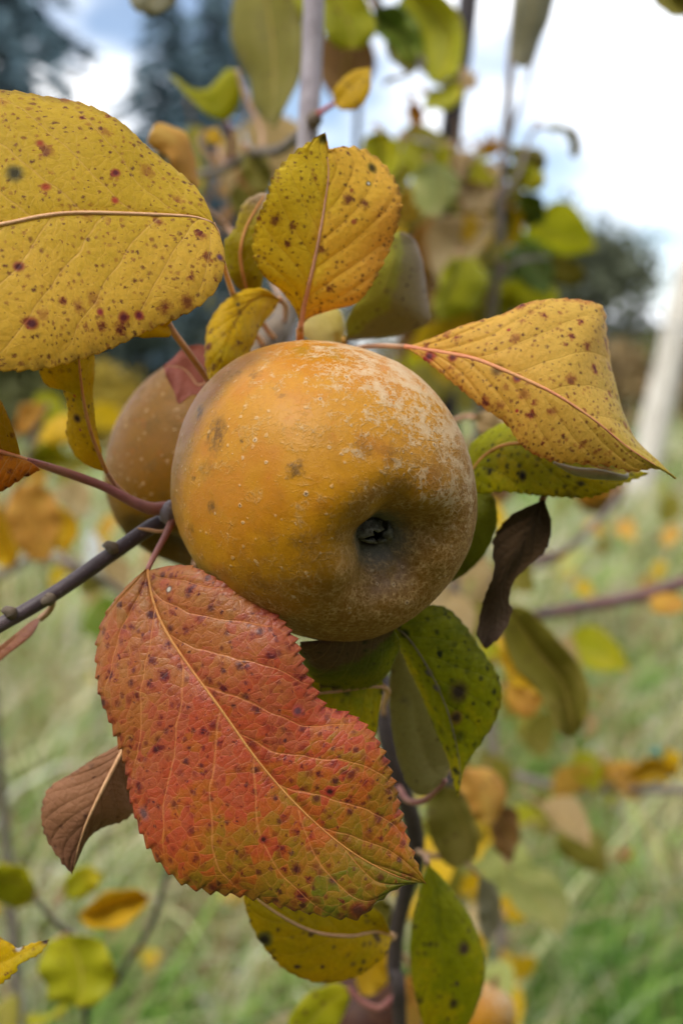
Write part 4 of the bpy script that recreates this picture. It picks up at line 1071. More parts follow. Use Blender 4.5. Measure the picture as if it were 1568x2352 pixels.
# orange-yellow leaf at the left edge on a pink stalk
leaf(tree, [(62, 1058), (30, 1046), (-20, 1030), (-80, 1010), (-160, 1000)], [(50, 1052), (40, 1010), (16, 945), (-10, 905), (-70, 890), (-130, 930)], [(92, 1078), (52, 1100), (0, 1132), (-60, 1140), (-120, 1080)],
     [23.2, 22.8, 22.4, 22.0], [23.2, 22.6, 22.2, 21.9], [23.2, 22.9, 22.5, 22.2], None, 'orange-yellow leaf on a long pink stalk at the left edge', rib=M_['rib_red'], rib_r=(0.0006, 0.0005, 0.0003),
     petiole=[(110, 1072, 23.6), (170, 1092, 24.0), (240, 1118, 24.3), (300, 1150, 24.5), (345, 1168, 24.6), (384, 1168, 24.8)], pet_r=(0.0008, 0.0011, 0.0011, 0.0013, 0.0018), pet_mat=M_['petiole_red'],
     matfn=lambda mk: leaf_mat('orange_yellow_leaf', [(0.0, RGB(190, 112, 54)), (0.45, RGB(188, 120, 50)), (0.6, RGB(190, 150, 46)), (1.0, RGB(184, 148, 40))], tu=0.1, tv=-0.5, tn=0.12, t0=0.5, small=0.36, big=0.3, spot=RGB(140, 60, 40), trans=0.3, marks=mk),
     nu=110, nv=18, teeth=16, tooth=0.0006, bulge=0.05, roll=0.05)
# brown leaf bottom left
leaf(tree, [(300, 1690), (270, 1748), (232, 1822), (200, 1890), (180, 1950), (166, 2006)], [(255, 1722), (210, 1745), (158, 1782), (110, 1818), (95, 1870), (108, 1928), (145, 1984)], [(330, 1760), (318, 1850), (285, 1886), (235, 1905), (200, 1932), (180, 1975)],
     [24.6, 24.2, 23.9, 23.8, 23.9, 24.0], [24.6, 24.2, 23.9, 23.8, 23.9], [24.8, 25.0, 24.8, 24.4, 24.1], None, 'dry brown leaf hanging left of the red leaf', rib=M_['rib_tan'], rib_r=(0.0005, 0.0005, 0.0003, 0.0001),
     petiole=[(320, 1660, 25), (360, 1560, 26.5), (420, 1400, 28), (470, 1200, 28.5)], pet_mat=M_['petiole'],
     matfn=lambda mk: leaf_mat('dry_brown_leaf', [(0.0, RGB(138, 98, 72)), (0.4, RGB(146, 104, 76)), (0.7, RGB(118, 82, 62)), (1.0, RGB(92, 66, 54))], tu=0.7, tv=0.1, tn=0.15, t0=0.1, small=0.12, big=0.0, spot=RGB(90, 60, 46), vein=RGB(164, 118, 84), vein_amt=0.35, edge=RGB(90, 60, 44), trans=0.12, rough=0.6, relief=0.55, marks=mk),
     nu=130, nv=20, teeth=20, tooth=0.0007, bulge=0.02, roll=0.05, relief=0.00028, wave=0.001)
# green leaf lower right of the apple
leaf(tree, [(898, 1432), (940, 1470), (985, 1540), (1022, 1620), (1045, 1700), (1056, 1770), (1052, 1828)], [(925, 1415), (965, 1393), (1020, 1396), (1062, 1434), (1102, 1492), (1138, 1542), (1151, 1600), (1136, 1660), (1102, 1712), (1068, 1762)],
     [(905, 1462), (930, 1520), (965, 1600), (1000, 1680), (1028, 1750), (1040, 1800)],
     [25.0, 25.0, 25.1, 25.3, 25.5, 25.6, 25.7], [25.1, 25.3, 25.6, 25.9, 26.0, 25.9], [25.2, 25.7, 26.3, 26.6, 26.2, 25.9], None, 'green leaf with dark blotches folded along its midrib right below the apple',
     matfn=lambda mk: GREEN(mk, 'green_blotched_leaf'), marks=[(1052, 1590, 0.22, RGB(74, 58, 48), RGB(120, 100, 44)), (1046, 1648, 0.14, RGB(78, 60, 46), RGB(150, 110, 50)), (928, 1455, 0.11, RGB(40, 44, 36), RGB(70, 76, 30)), (1010, 1502, 0.09, RGB(60, 62, 24), None), (985, 1545, 0.10, RGB(120, 110, 116), RGB(110, 108, 80)), (1000, 1580, 0.10, RGB(120, 104, 116), RGB(120, 116, 90))],
     petiole=[(880, 1425, 25.6), (860, 1440, 28), (840, 1470, 35)], rib=M_['rib_olive'], rib_r=(0.0003, 0.00025, 0.0001), nu=150, nv=20, teeth=22, tooth=0.0006, bulge=0.06, roll=0.06, relief=0.0002, wave=0.0008)
# long pale leaf behind it
leaf(tree, [(1022, 1790), (985, 1760), (960, 1680), (945, 1600), (930, 1540), (915, 1490)], [(975, 1828), (935, 1800), (905, 1700), (895, 1600), (898, 1530)], [(1040, 1740), (1020, 1660), (990, 1580), (950, 1510)],
     [27.4, 27.4, 27.3, 27.2, 27.2], [27.3, 27.2, 27.1, 27.2], [27.6, 27.6, 27.4], None, 'long pale olive leaf behind the folded green leaf',
     matfn=lambda mk: leaf_mat('pale_olive_leaf', [(0.0, RGB(158, 146, 88)), (0.5, RGB(166, 156, 96)), (1.0, RGB(146, 138, 78))], small=0.08, big=0.1, spot=RGB(120, 110, 80), vein_amt=0.15, edge_amt=0.2, relief=0.25, marks=mk),
     petiole=[(1005, 1812, 27.6), (970, 1840, 28.4), (935, 1838, 30), (915, 1810, 33.5)], pet_r=(0.0008, 0.0010, 0.0012), pet_mat=M_['petiole_red'], nu=80, nv=14, teeth=10, tooth=0.0003, bulge=0.05)
# leaf curled right under the apple, brown underside above, green below
leaf(tree, [(905, 1446), (850, 1444), (800, 1450), (755, 1468), (690, 1476)], [(916, 1470), (912, 1500), (890, 1545), (850, 1570), (780, 1580), (720, 1560), (690, 1510)], [(880, 1440), (850, 1441), (815, 1446), (785, 1450), (740, 1472)],
     [23.3, 23.2, 23.1, 23.1, 23.1], [23.8, 24.4, 24.8, 24.9, 24.4, 23.6], [23.6, 23.7, 23.7, 23.6], None, 'curled leaf under the apple, brown along the toothed rim and green below',
     matfn=lambda mk: leaf_mat('brown_green_leaf', [(0.0, RGB(96, 74, 56)), (0.42, RGB(100, 78, 58)), (0.52, RGB(88, 96, 28)), (0.75, RGB(128, 128, 34)), (1.0, RGB(110, 116, 30))], tu=-0.34, tv=-0.62, tn=0.12, t0=0.36, small=0.25, big=0.3, spot=RGB(50, 50, 22), spot_core=RGB(40, 40, 24), vein_amt=0.2, edge=RGB(150, 130, 100), edge_amt=0.4, trans=0.2, marks=mk),
     nu=130, nv=22, teeth=18, tooth=0.0014, bulge=0.10, roll=-0.02, wave=0.001)
# yellow-green leaf below it
leaf(tree, [(880, 1578), (840, 1578), (790, 1586), (740, 1592), (690, 1600), (640, 1610)], [(872, 1530), (830, 1520), (770, 1530), (700, 1550)], [(872, 1640), (862, 1690), (810, 1720), (740, 1700), (680, 1650)],
     [25.3, 25.0, 24.8, 24.7, 24.7], [25.5, 25.2, 25.0], [25.3, 25.0, 24.8, 24.7], None, 'yellow-green leaf with a pale midrib between the apple and the red leaf', rib=M_['rib_tan'], rib_r=(0.0005, 0.0004, 0.0002),
     petiole=[(890, 1590, 27), (880, 1620, 31), (880, 1640, 34)], matfn=lambda mk: GREEN(mk, 'yellow_green_vein_leaf', t0=0.42, big=0.2, small=0.2, vein=RGB(176, 168, 70), vein_amt=0.45), nu=90, nv=16, teeth=14, tooth=0.0004, bulge=0.06, relief=0.0002)
# deep green leaf at the right shoulder of the apple
leaf(tree, [(1010, 1345), (1050, 1310), (1085, 1250), (1105, 1190), (1112, 1120)], [(1000, 1300), (1020, 1230), (1050, 1160), (1085, 1120)], [(1062, 1322), (1112, 1272), (1140, 1205), (1134, 1145)],
     [27.4, 27.2, 27.1, 27.0, 27.2], [27.6, 27.6, 27.5], [27.2, 27.0, 27.0], None, 'deep green leaf peeping from behind the right side of the apple',
     matfn=lambda mk: GREEN(mk, 'deep_green_leaf', big=0.05, small=0.12, t0=-0.05, tn=0.12, trans=0.3, val=0.7), petiole=[(990, 1360, 28), (940, 1380, 31), (860, 1420, 36)], nu=80, nv=14, teeth=12, tooth=0.0004, bulge=0.05)
# dark withered leaf
leaf(tree, [(1246, 1150), (1224, 1195), (1190, 1255), (1154, 1330), (1140, 1400), (1112, 1486)], [(1264, 1205), (1250, 1262), (1206, 1302), (1172, 1335), (1168, 1385), (1178, 1402), (1160, 1445)], [(1215, 1162), (1170, 1186), (1138, 1236), (1126, 1310), (1110, 1390), (1096, 1452)],
     [25.6, 25.4, 25.2, 25.2, 25.3, 25.4], [25.7, 25.6, 25.5, 25.3, 25.3], [25.5, 25.3, 25.2, 25.2, 25.3], None, 'withered dark brown leaf hanging right of the apple',
     matfn=lambda mk: leaf_mat('withered_dark_leaf', [(0.0, RGB(62, 48, 32)), (0.5, RGB(72, 56, 38)), (0.8, RGB(108, 88, 72)), (1.0, RGB(100, 80, 68))], tu=0.8, tv=-0.1, tn=0.12, small=0.0, big=0.0, vein=RGB(70, 56, 42), vein_amt=0.25, trans=0.06, rough=0.75, spec=0.2, relief=0.7, edge_amt=0.1, marks=mk),
     petiole=[(1252, 1130, 26), (1230, 1100, 28), (1120, 1080, 33), (900, 1100, 36.5)], pet_mat=M_['rib_brown'], nu=110, nv=16, teeth=14, tooth=0.0006, bulge=-0.10, roll=-0.12, relief=0.0003, wave=0.0022)
# leaf below the red leaf
leaf(tree, [(900, 2148), (860, 2140), (800, 2150), (720, 2140), (640, 2100), (560, 2040)], [(890, 2190), (868, 2215), (815, 2248), (738, 2260), (660, 2232), (610, 2180), (580, 2130), (562, 2075)], [(870, 2090), (800, 2060), (700, 2030), (620, 2015)],
     [27.6, 26.6, 26.2, 26.0, 25.8, 25.8], [27.2, 26.6, 26.1, 25.7, 25.6], [26.8, 26.6, 26.4, 26.2], None, 'yellow-green leaf with purple spots just below the red leaf', rib=M_['rib_tan'], rib_r=(0.0006, 0.0004, 0.0002),
     petiole=[(895, 2158, 30), (905, 2150, 34)], matfn=lambda mk: YELG(mk, 'yellow_green_purple_spot_leaf', big=0.3, small=0.16, spot=RGB(100, 66, 50), spot_core=RGB(66, 44, 44), t0=0.45, bsc=1.0), marks=[(608, 2160, 0.16, RGB(54, 46, 40), RGB(100, 100, 50)), (684, 2222, 0.09, RGB(76, 44, 50), None), (712, 2148, 0.10, RGB(96, 62, 46), None), (740, 2220, 0.08, RGB(96, 62, 46), None)],
     nu=120, nv=18, teeth=18, tooth=0.0005, bulge=0.05, roll=0.05, relief=0.0002)
# long green leaf at the bottom
leaf(tree, [(982, 1985), (1000, 2060), (1012, 2150), (1018, 2250), (1012, 2340), (1000, 2420)], [(1020, 2020), (1062, 2075), (1096, 2140), (1116, 2220), (1102, 2300), (1060, 2380)], [(965, 2040), (948, 2110), (942, 2190), (950, 2270), (968, 2340), (985, 2395)],
     [29.6, 29.2, 29.0, 29.0, 29.2], [29.7, 29.5, 29.4, 29.4], [29.5, 29.2, 29.0, 29.1], None, 'long green leaf hanging at the bottom right of the stem',
     petiole=[(975, 1965, 30.5), (960, 1955, 33), (955, 1960, 35)], matfn=lambda mk: GREEN(mk, 'long_green_leaf', small=0.12, big=0.25, t0=0.3, spot=RGB(84, 66, 40), spot_core=RGB(70, 50, 44)), marks=[(1062, 2178, 0.16, RGB(84, 60, 50), RGB(120, 106, 46)), (1052, 2258, 0.10, RGB(84, 60, 56), None)], nu=100, nv=16, teeth=14, tooth=0.0003, bulge=0.07, relief=0.0002)
# leaf tip at the lower left edge
leaf(tree, [(-110, 2270), (-50, 2240), (10, 2210), (60, 2185), (114, 2158)], [(-80, 2200), (-30, 2155), (5, 2155), (40, 2176), (75, 2166)], [(-60, 2300), (0, 2262), (32, 2238), (48, 2214), (92, 2190)],
     [23.4, 23.4, 23.5, 23.6], [23.7, 23.6, 23.6], [23.2, 23.3, 23.5], None, 'curled yellow leaf tip entering at the lower left edge', petiole=[(-150, 2290, 23.8), (-190, 2250, 24.5)],
     matfn=lambda mk: YELG(mk, 'yellow_leaf_tip', small=0.4), marks=[(106, 2162, 0.10, RGB(70, 50, 54), None), (45, 2178, 0.10, RGB(190, 186, 180), None)], nu=80, nv=14, teeth=12, tooth=0.0006, bulge=0.05)
# narrow red-brown leaf below the branch
leaf(tree, [(95, 1420), (60, 1446), (20, 1480), (-40, 1530)], [(75, 1424), (30, 1460), (-20, 1500)], [(70, 1462), (20, 1502), (-25, 1540)], [25.4, 25.2, 25.0], [25.5, 25.2, 25.0], [25.3, 25.1, 25.0], None,
     'narrow red-brown leaf below the purple branch at the left edge', petiole=[(115, 1400, 25), (125, 1375, 24.5)], matfn=lambda mk: leaf_mat('red_brown_narrow_leaf', [(0.0, RGB(140, 96, 84)), (1.0, RGB(160, 108, 80))], small=0.05, big=0, marks=mk), nu=40, nv=8, bulge=0.05)
# small leaf on the grey shoot
leaf(tree, [(768, 238), (790, 215), (815, 190), (840, 165), (850, 155)], [(764, 210), (785, 180), (815, 160)], [(785, 252), (825, 246), (850, 205)], [35.2, 35.0, 35.0, 35.0], [35.2, 35.1, 35.1], [35.0, 34.8, 34.9], None,
     'small olive-brown leaf on a red stalk beside the grey shoot', rib=None, petiole=[(745, 252, 35.4), (724, 268, 35.8)], pet_r=(0.0008, 0.0009, 0.0014), pet_mat=stem_mat('bright_red_petiole', RGB(190, 80, 66), RGB(176, 84, 74), 400),
     matfn=lambda mk: YELG(mk, 'olive_brown_small_leaf', small=0.35, big=0.3, t0=-0.1), nu=60, nv=12, teeth=8, tooth=0.0004, bulge=0.06)

# ------------------------------------------------------------------ leaves out of focus
def soft_mat(name, a, b, c=None, trans=0.45, spots=0.3):
    s = NT(name); s.dims = '2D'
    rest = s.attr('rest'); uv = s.sep(s.attr('luv'))
    oi = s.n.new('ShaderNodeObjectInfo').outputs['Random']
    n1 = s.noise(rest, 0.7, 3, 0.6)
    t = s.math('ADD', s.math('MULTIPLY_ADD', uv[0], 0.3, s.math('MULTIPLY', n1, 0.7)), s.math('MULTIPLY_ADD', oi, 0.4, -0.2))
    col = s.ramp(t, [(0.1, a), (0.5, b), (0.9, c or a)])
    v = s.voro(rest, 1.6, dims='2D'); r = s.sep(v['Color'])
    m = s.math('MULTIPLY', s.step(v['Distance'], 0.08, 0.2, 0.8, 0.0), s.math('LESS_THAN', r[0], spots))
    col = s.mix(m, col, RGB(96, 70, 40))
    av = s.math('ABSOLUTE', uv[1])
    col = s.mix(s.step(av, 0.0, 0.05, 0.5, 0.0), col, RGB(190, 160, 90))
    col = s.hsv(col, 0.505, 1.02, 1.22)
    b_ = s.pbsdf(col, 0.55, 0.2)
    return s.done(s.mixs(trans, b_, s.transl(col)))
B = {}
B['olive'] = soft_mat('olive_soft', RGB(140, 130, 50), RGB(122, 112, 44), RGB(150, 134, 70))
B['yg'] = soft_mat('yellow_green_soft', RGB(168, 158, 34), RGB(150, 146, 32), RGB(178, 160, 40), 0.42)
B['yel'] = soft_mat('yellow_soft', RGB(198, 162, 40), RGB(190, 150, 36), RGB(200, 164, 60))
B['green'] = soft_mat('green_soft', RGB(104, 120, 36), RGB(90, 106, 34), RGB(120, 128, 44))
B['orange'] = soft_mat('orange_soft', RGB(196, 152, 66), RGB(186, 136, 66), RGB(196, 158, 80))
B['tan'] = soft_mat('tan_soft', RGB(176, 148, 104), RGB(160, 132, 92), RGB(184, 160, 122))
B['grey'] = soft_mat('grey_green_soft', RGB(140, 132, 104), RGB(126, 120, 92), RGB(150, 142, 116), spots=0.05)
B['pale'] = soft_mat('pale_green_soft', RGB(168, 168, 104), RGB(156, 158, 92), RGB(176, 170, 112), spots=0.05)
B['brown'] = soft_mat('brown_soft', RGB(124, 86, 46), RGB(108, 76, 44), RGB(136, 98, 52))
B['red'] = soft_mat('red_soft', RGB(176, 92, 60), RGB(168, 100, 70), RGB(184, 110, 70))

def sleaf(parent, mid, left, right, d, mat, petiole=None, label=None, dd=(0, 0), pm='petiole', **k):
    """blurred leaf: one distance (cm) with the two halves dd nearer or farther"""
    d = list(np.atleast_1d(d)) if hasattr(d, '__len__') else [d, d]
    return leaf(parent, mid, left, right, d, [x + dd[0] for x in d], [x + dd[1] for x in d], B[mat], label,
                petiole=petiole, pet_r=(0.0009, 0.0012), pet_mat=M_[pm], **{**dict(nu=36, nv=7, teeth=8, tooth=0.0006, bulge=0.07, roll=0.05, wave=0.003, thick=0.0003), **k})

# upper leaves of the near tree
sleaf(tree, [(604, -60), (622, 60), (630, 160), (628, 298)], [(560, -50), (527, 0), (534, 110), (566, 190), (590, 255)], [(650, -40), (690, 50), (696, 130), (672, 205), (645, 265)], [47, 46, 45], 'olive', [(600, -120, 46), (660, -160, 42), (724, -140, 37.5)], 'large olive leaf hanging blurred left of the grey shoot', (1.5, -1.0))
sleaf(tree, [(700, -60), (672, 0), (655, 60), (640, 130)], [(640, -30), (640, 40)], [(700, 20), (690, 90), (664, 126)], 52, 'yg', [(720, -100, 45), (724, -110, 38)])
sleaf(tree, [(744, -60), (770, 0), (800, 60), (815, 112)], [(742, 0), (744, 70), (770, 106)], [(810, -40), (852, 20), (866, 60), (845, 100)], 50, 'yg', [(735, -90, 44), (724, -100, 38)])
sleaf(tree, [(545, 160), (520, 210), (500, 240), (470, 240), (385, 170)], [(558, 180), (552, 230), (520, 276), (478, 266), (430, 215)], [(515, 160), (478, 205), (430, 200)], [50, 51, 52], 'yg', [(560, 210, 50), (600, 300, 49), (600, 340, 48)])
sleaf(tree, [(448, 428), (432, 370), (400, 320), (352, 290)], [(400, 400), (380, 350), (340, 330)], [(455, 380), (436, 320), (395, 284), (360, 284)], [34, 33.5, 33], 'orange', [(455, 460, 35), (520, 520, 38), (600, 620, 35)], 'small orange leaf with a pale underside above the big yellow leaf', (-0.4, 0.6))
sleaf(tree, [(420, 408), (395, 392), (360, 365), (348, 345)], [(400, 408), (360, 390)], [(418, 370), (395, 345), (365, 338)], 33.6, 'grey', [(440, 425, 34), (448, 428, 34.2)])
sleaf(tree, [(470, 300), (490, 310), (515, 330)], [(478, 330)], [(500, 294)], 54, 'yel', [(460, 330, 54), (500, 380, 54)])
sleaf(tree, [(560, 345), (585, 390), (622, 440)], [(556, 400), (590, 445)], [(605, 350), (625, 400)], 50, 'olive', [(560, 330, 50), (570, 350, 50)])
sleaf(tree, [(500, 350), (505, 370), (500, 400)], [(482, 360), (484, 385)], [(522, 362), (520, 388)], 56, 'tan', [(500, 340, 56), (515, 380, 54.5)])
sleaf(tree, [(400, -40), (360, -10), (330, 30)], [(300, -20), (310, 25)], [(408, -10), (375, 32)], 40, 'grey', [(430, -60, 40), (560, -130, 38), (715, -150, 37.5)])
sleaf(tree, [(470, 470), (440, 500), (420, 560)], [(410, 490)], [(470, 530)], 60, 'olive', [(480, 440, 60), (470, 400, 59)])
sleaf(tree, [(600, 560), (585, 500), (560, 440), (540, 420)], [(530, 470)], [(620, 480)], 55, 'olive', [(610, 600, 50), (650, 700, 40)])

# leaves hanging low on the near tree
sleaf(tree, [(1015, 1800), (1045, 1850), (1070, 1920), (1075, 1980)], [(980, 1850), (990, 1930), (1030, 1990)], [(1060, 1820), (1095, 1900), (1098, 1960)], 38, 'olive', [(985, 1800, 37), (930, 1810, 35)], 'blurred olive leaf below the folded green leaf')
sleaf(tree, [(930, 1890), (940, 1960), (945, 2020), (940, 2080)], [(905, 1930), (900, 2010)], [(968, 1930), (975, 2010)], 40, 'pale', [(930, 1860, 38), (930, 1850, 35)])
sleaf(tree, [(1100, 2010), (1125, 2060), (1140, 2110), (1120, 2170)], [(1095, 2060), (1100, 2130)], [(1140, 2040), (1150, 2110)], 44, 'grey', [(1060, 1980, 42), (960, 1960, 36)])
sleaf(tree, [(900, 2170), (865, 2200), (840, 2250), (830, 2290)], [(850, 2170), (815, 2230)], [(905, 2210), (880, 2270)], 40, 'yel', [(905, 2150, 38), (906, 2140, 36.5)])
sleaf(tree, [(800, 2270), (760, 2300), (720, 2340), (680, 2400)], [(760, 2260), (700, 2290), (660, 2350)], [(800, 2310), (760, 2370)], 36, 'yg', [(830, 2300, 36), (870, 2315, 36), (905, 2290, 36)], 'yellow-green leaf by the pink stalk at the bottom edge', pm='petiole_red')
sleaf(tree, [(945, 2230), (938, 2290), (945, 2380)], [(915, 2270), (920, 2340)], [(965, 2280), (970, 2350)], 42, 'orange', [(930, 2200, 40), (908, 2180, 37)])
sleaf(tree, [(880, 2060), (860, 2110), (850, 2160)], [(845, 2080), (835, 2130)], [(900, 2090), (885, 2140)], 36, 'olive', [(900, 2040, 36), (930, 2050, 35.8)])
sleaf(tree, [(890, 1580), (905, 1640), (915, 1700), (905, 1760)], [(880, 1620), (885, 1700)], [(915, 1600), (930, 1680)], 40, 'brown', [(880, 1560, 38), (876, 1550, 35.5)])
sleaf(tree, [(1090, 960), (1130, 985), (1175, 985), (1220, 1000)], [(1110, 945), (1170, 955)], [(1110, 1010), (1170, 1020)], 33, 'tan', [(1060, 960, 34), (960, 1000, 37)])

# ---- second tree, up and to the right, about three quarters of a metre away
tr2_base = P(1040, 1500, 0.95)
tree2 = empty('apple_tree', (tr2_base.x, tr2_base.y, 0))
tag(tree2, 'blurred apple tree with dark trunk and yellow-green leaves above right of the apple', 'tree', 'blurred orchard trees')
def grow(parent, name, pix, radii, mat, ground=False, **k):
    p = PA([(x, y, d / 100) for x, y, d in pix])
    if ground: p = np.vstack([p, [p[-1][0], p[-1][1] + 0.03, -0.05]])
    V, F = tube_data(catmull(p, 60), radii, 11, k.get('wob', 0.08))
    return link(name, mesh(name, V, F), parent, M_[mat])
M_['trunk_dark'] = stem_mat('dark_trunk_bark', RGB(44, 38, 40), RGB(66, 58, 58), 160, 0.75)
M_['twig_grey'] = stem_mat('grey_twig_bark', RGB(122, 110, 104), RGB(140, 126, 118), 300, 0.65)
M_['twig_red'] = stem_mat('red_twig_bark', RGB(122, 82, 80), RGB(104, 84, 84), 300, 0.6)
grow(tree2, 'trunk', [(1085, -150, 95), (1075, 0, 95), (1055, 150, 95), (1030, 340, 95), (1010, 600, 96), (1020, 900, 97), (1050, 1300, 98), (1040, 1700, 98)], [0.010, 0.0105, 0.011, 0.012, 0.013], 'trunk_dark', True)
grow(tree2, 'shoot', [(1200, -120, 72), (1184, 0, 72), (1172, 150, 72), (1160, 330, 73), (1148, 480, 74), (1138, 640, 76), (1100, 980, 84), (1060, 1350, 92), (1045, 1480, 96)], [0.0026, 0.0030, 0.0040, 0.0048, 0.006], 'twig_grey')
grow(tree2, 'shoot', [(1225, 130, 74), (1200, 230, 74), (1172, 300, 73.5), (1160, 380, 73)], [0.0012, 0.0016, 0.0022], 'twig_grey')
grow(tree2, 'twig', [(1010, 350, 95), (960, 330, 85), (900, 350, 78), (850, 330, 72)], [0.005, 0.004, 0.0025], 'twig_grey')
grow(tree2, 'twig', [(1030, 200, 95), (970, 150, 80), (900, 60, 66), (850, -20, 60)], [0.005, 0.004, 0.0025], 'twig_grey')
grow(tree2, 'twig', [(1010, 480, 95), (1006, 500, 85), (1006, 530, 79)], [0.004, 0.003, 0.0018], 'twig_grey')
grow(tree2, 'twig', [(1148, 470, 74), (1190, 400, 73), (1225, 300, 74), (1290, 298, 75)], [0.0022, 0.0016, 0.0010], 'twig_grey')
grow(tree2, 'twig', [(1138, 640, 76), (1190, 600, 76), (1260, 590, 78)], [0.0022, 0.0016, 0.0010], 'twig_grey')
grow(tree2, 'twig', [(1196, -90, 72), (1300, -150, 66), (1420, -120, 60), (1512, -58, 57)], [0.0022, 0.0016, 0.0010], 'twig_grey')
T2 = [([(860, 20), (885, 55), (930, 90), (950, 150)], [(850, 60), (895, 105), (925, 140)], [(905, 10), (945, 50), (960, 110)], 62, 'green', None),
      ([(935, -20), (990, 20), (1030, 90), (1010, 190)], [(920, 10), (960, 60), (975, 140), (985, 185)], [(1000, -20), (1050, 30), (1062, 110), (1045, 170)], 60, 'yg', 'large yellow-green leaf curving down beside the dark trunk'),
      ([(885, 90), (930, 110), (955, 160), (880, 195)], [(890, 130), (930, 170)], [(930, 90), (965, 130)], 64, 'olive', None),
      ([(1060, 165), (1085, 175), (1096, 205)], [(1055, 195)], [(1090, 165)], 66, 'tan', None),
      ([(975, 215), (1010, 225), (1050, 200), (1080, 190)], [(985, 250), (1040, 240)], [(1010, 200), (1050, 180)], 68, 'yg', None),
      ([(945, 230), (960, 260), (955, 300)], [(935, 260)], [(975, 262)], 70, 'orange', None),
      ([(1215, -60), (1220, 20), (1205, 90), (1195, 156)], [(1178, 0), (1176, 80), (1180, 140)], [(1270, -30), (1272, 20), (1245, 90), (1215, 150)], 64, 'grey', 'grey-green leaf hanging from the thin shoot near the top'),
      ([(1245, 292), (1290, 292), (1320, 320), (1322, 366)], [(1285, 300), (1308, 325), (1312, 355)], [(1300, 288), (1330, 315), (1332, 350)], 75, 'olive', 'narrow curled leaf arching against the white sky'),
      ([(1165, 345), (1210, 345), (1255, 375)], [(1190, 385), (1235, 400)], [(1200, 335), (1250, 350)], 76, 'olive', None),
      ([(1150, 380), (1195, 400), (1245, 432)], [(1170, 420), (1220, 440)], [(1200, 375), (1250, 400)], 74, 'yg', None),
      ([(1100, 340), (1130, 345), (1160, 335)], [(1125, 358)], [(1130, 325)], 76, 'yel', None),
      ([(1190, 440), (1215, 470), (1225, 520)], [(1185, 480), (1205, 520)], [(1240, 450), (1250, 500)], 80, 'green', None),
      ([(1520, -50), (1550, 0), (1580, 40)], [(1500, -10), (1535, 30)], [(1570, -30), (1600, 20)], 55, 'olive', 'olive leaf corner at the top right of the photo'),
      ([(1060, 590), (1045, 640), (1020, 690), (1005, 735)], [(1030, 600), (1005, 660), (995, 715)], [(1095, 600), (1125, 640), (1100, 700), (1050, 730)], 66, 'yg', 'broad green leaf below the blurred apple'),
      ([(1180, 560), (1215, 590), (1250, 640), (1260, 680)], [(1170, 600), (1200, 650)], [(1230, 560), (1270, 610)], 82, 'green', None),
      ([(1240, 590), (1290, 610), (1345, 640)], [(1260, 640), (1310, 660)], [(1280, 585), (1330, 610)], 84, 'olive', None),
      ([(1130, 700), (1160, 690), (1200, 700)], [(1150, 730)], [(1170, 670)], 80, 'yg', None),
      ([(870, 300), (880, 350), (870, 410)], [(835, 320), (838, 380)], [(915, 320), (915, 390)], 68, 'yg', None),
      ([(930, 320), (960, 360), (965, 420)], [(920, 370)], [(1000, 340), (1000, 400)], 70, 'yg', None),
      ([(990, 370), (1010, 430), (1000, 500)], [(950, 400), (955, 470)], [(1050, 400), (1045, 460)], 66, 'pale', 'pale green leaf above the blurred apple'),
      ([(1060, 410), (1090, 440), (1100, 490)], [(1050, 460)], [(1130, 430), (1125, 480)], 70, 'tan', None),
      ([(1040, 340), (1060, 370), (1065, 410)], [(1030, 380)], [(1090, 360)], 72, 'tan', None),
      ([(930, 430), (950, 470), (940, 520)], [(905, 450), (910, 500)], [(975, 455), (968, 500)], 74, 'yel', None),
      ([(1070, 490), (1100, 520), (1100, 580)], [(1060, 540)], [(1130, 520), (1130, 560)], 72, 'yel', None),
      ([(1000, 660), (985, 700), (1000, 745)], [(960, 690), (965, 730)], [(1020, 690)], 74, 'brown', None),
      ([(880, 420), (900, 470), (895, 530)], [(865, 460)], [(925, 455), (922, 510)], 80, 'brown', None)]
for (m, l, r, d, mt, lb) in T2:
    e = m[0]
    sleaf(tree2, m, l, r, [d, d - 1], mt, [(e[0] - 12, e[1] - 14, d + 2), (e[0] - 20 if e[0] > 1150 else e[0] + 10, e[1] - 4, d + 7)], lb, (random.uniform(-2, 2), random.uniform(-2, 2)))

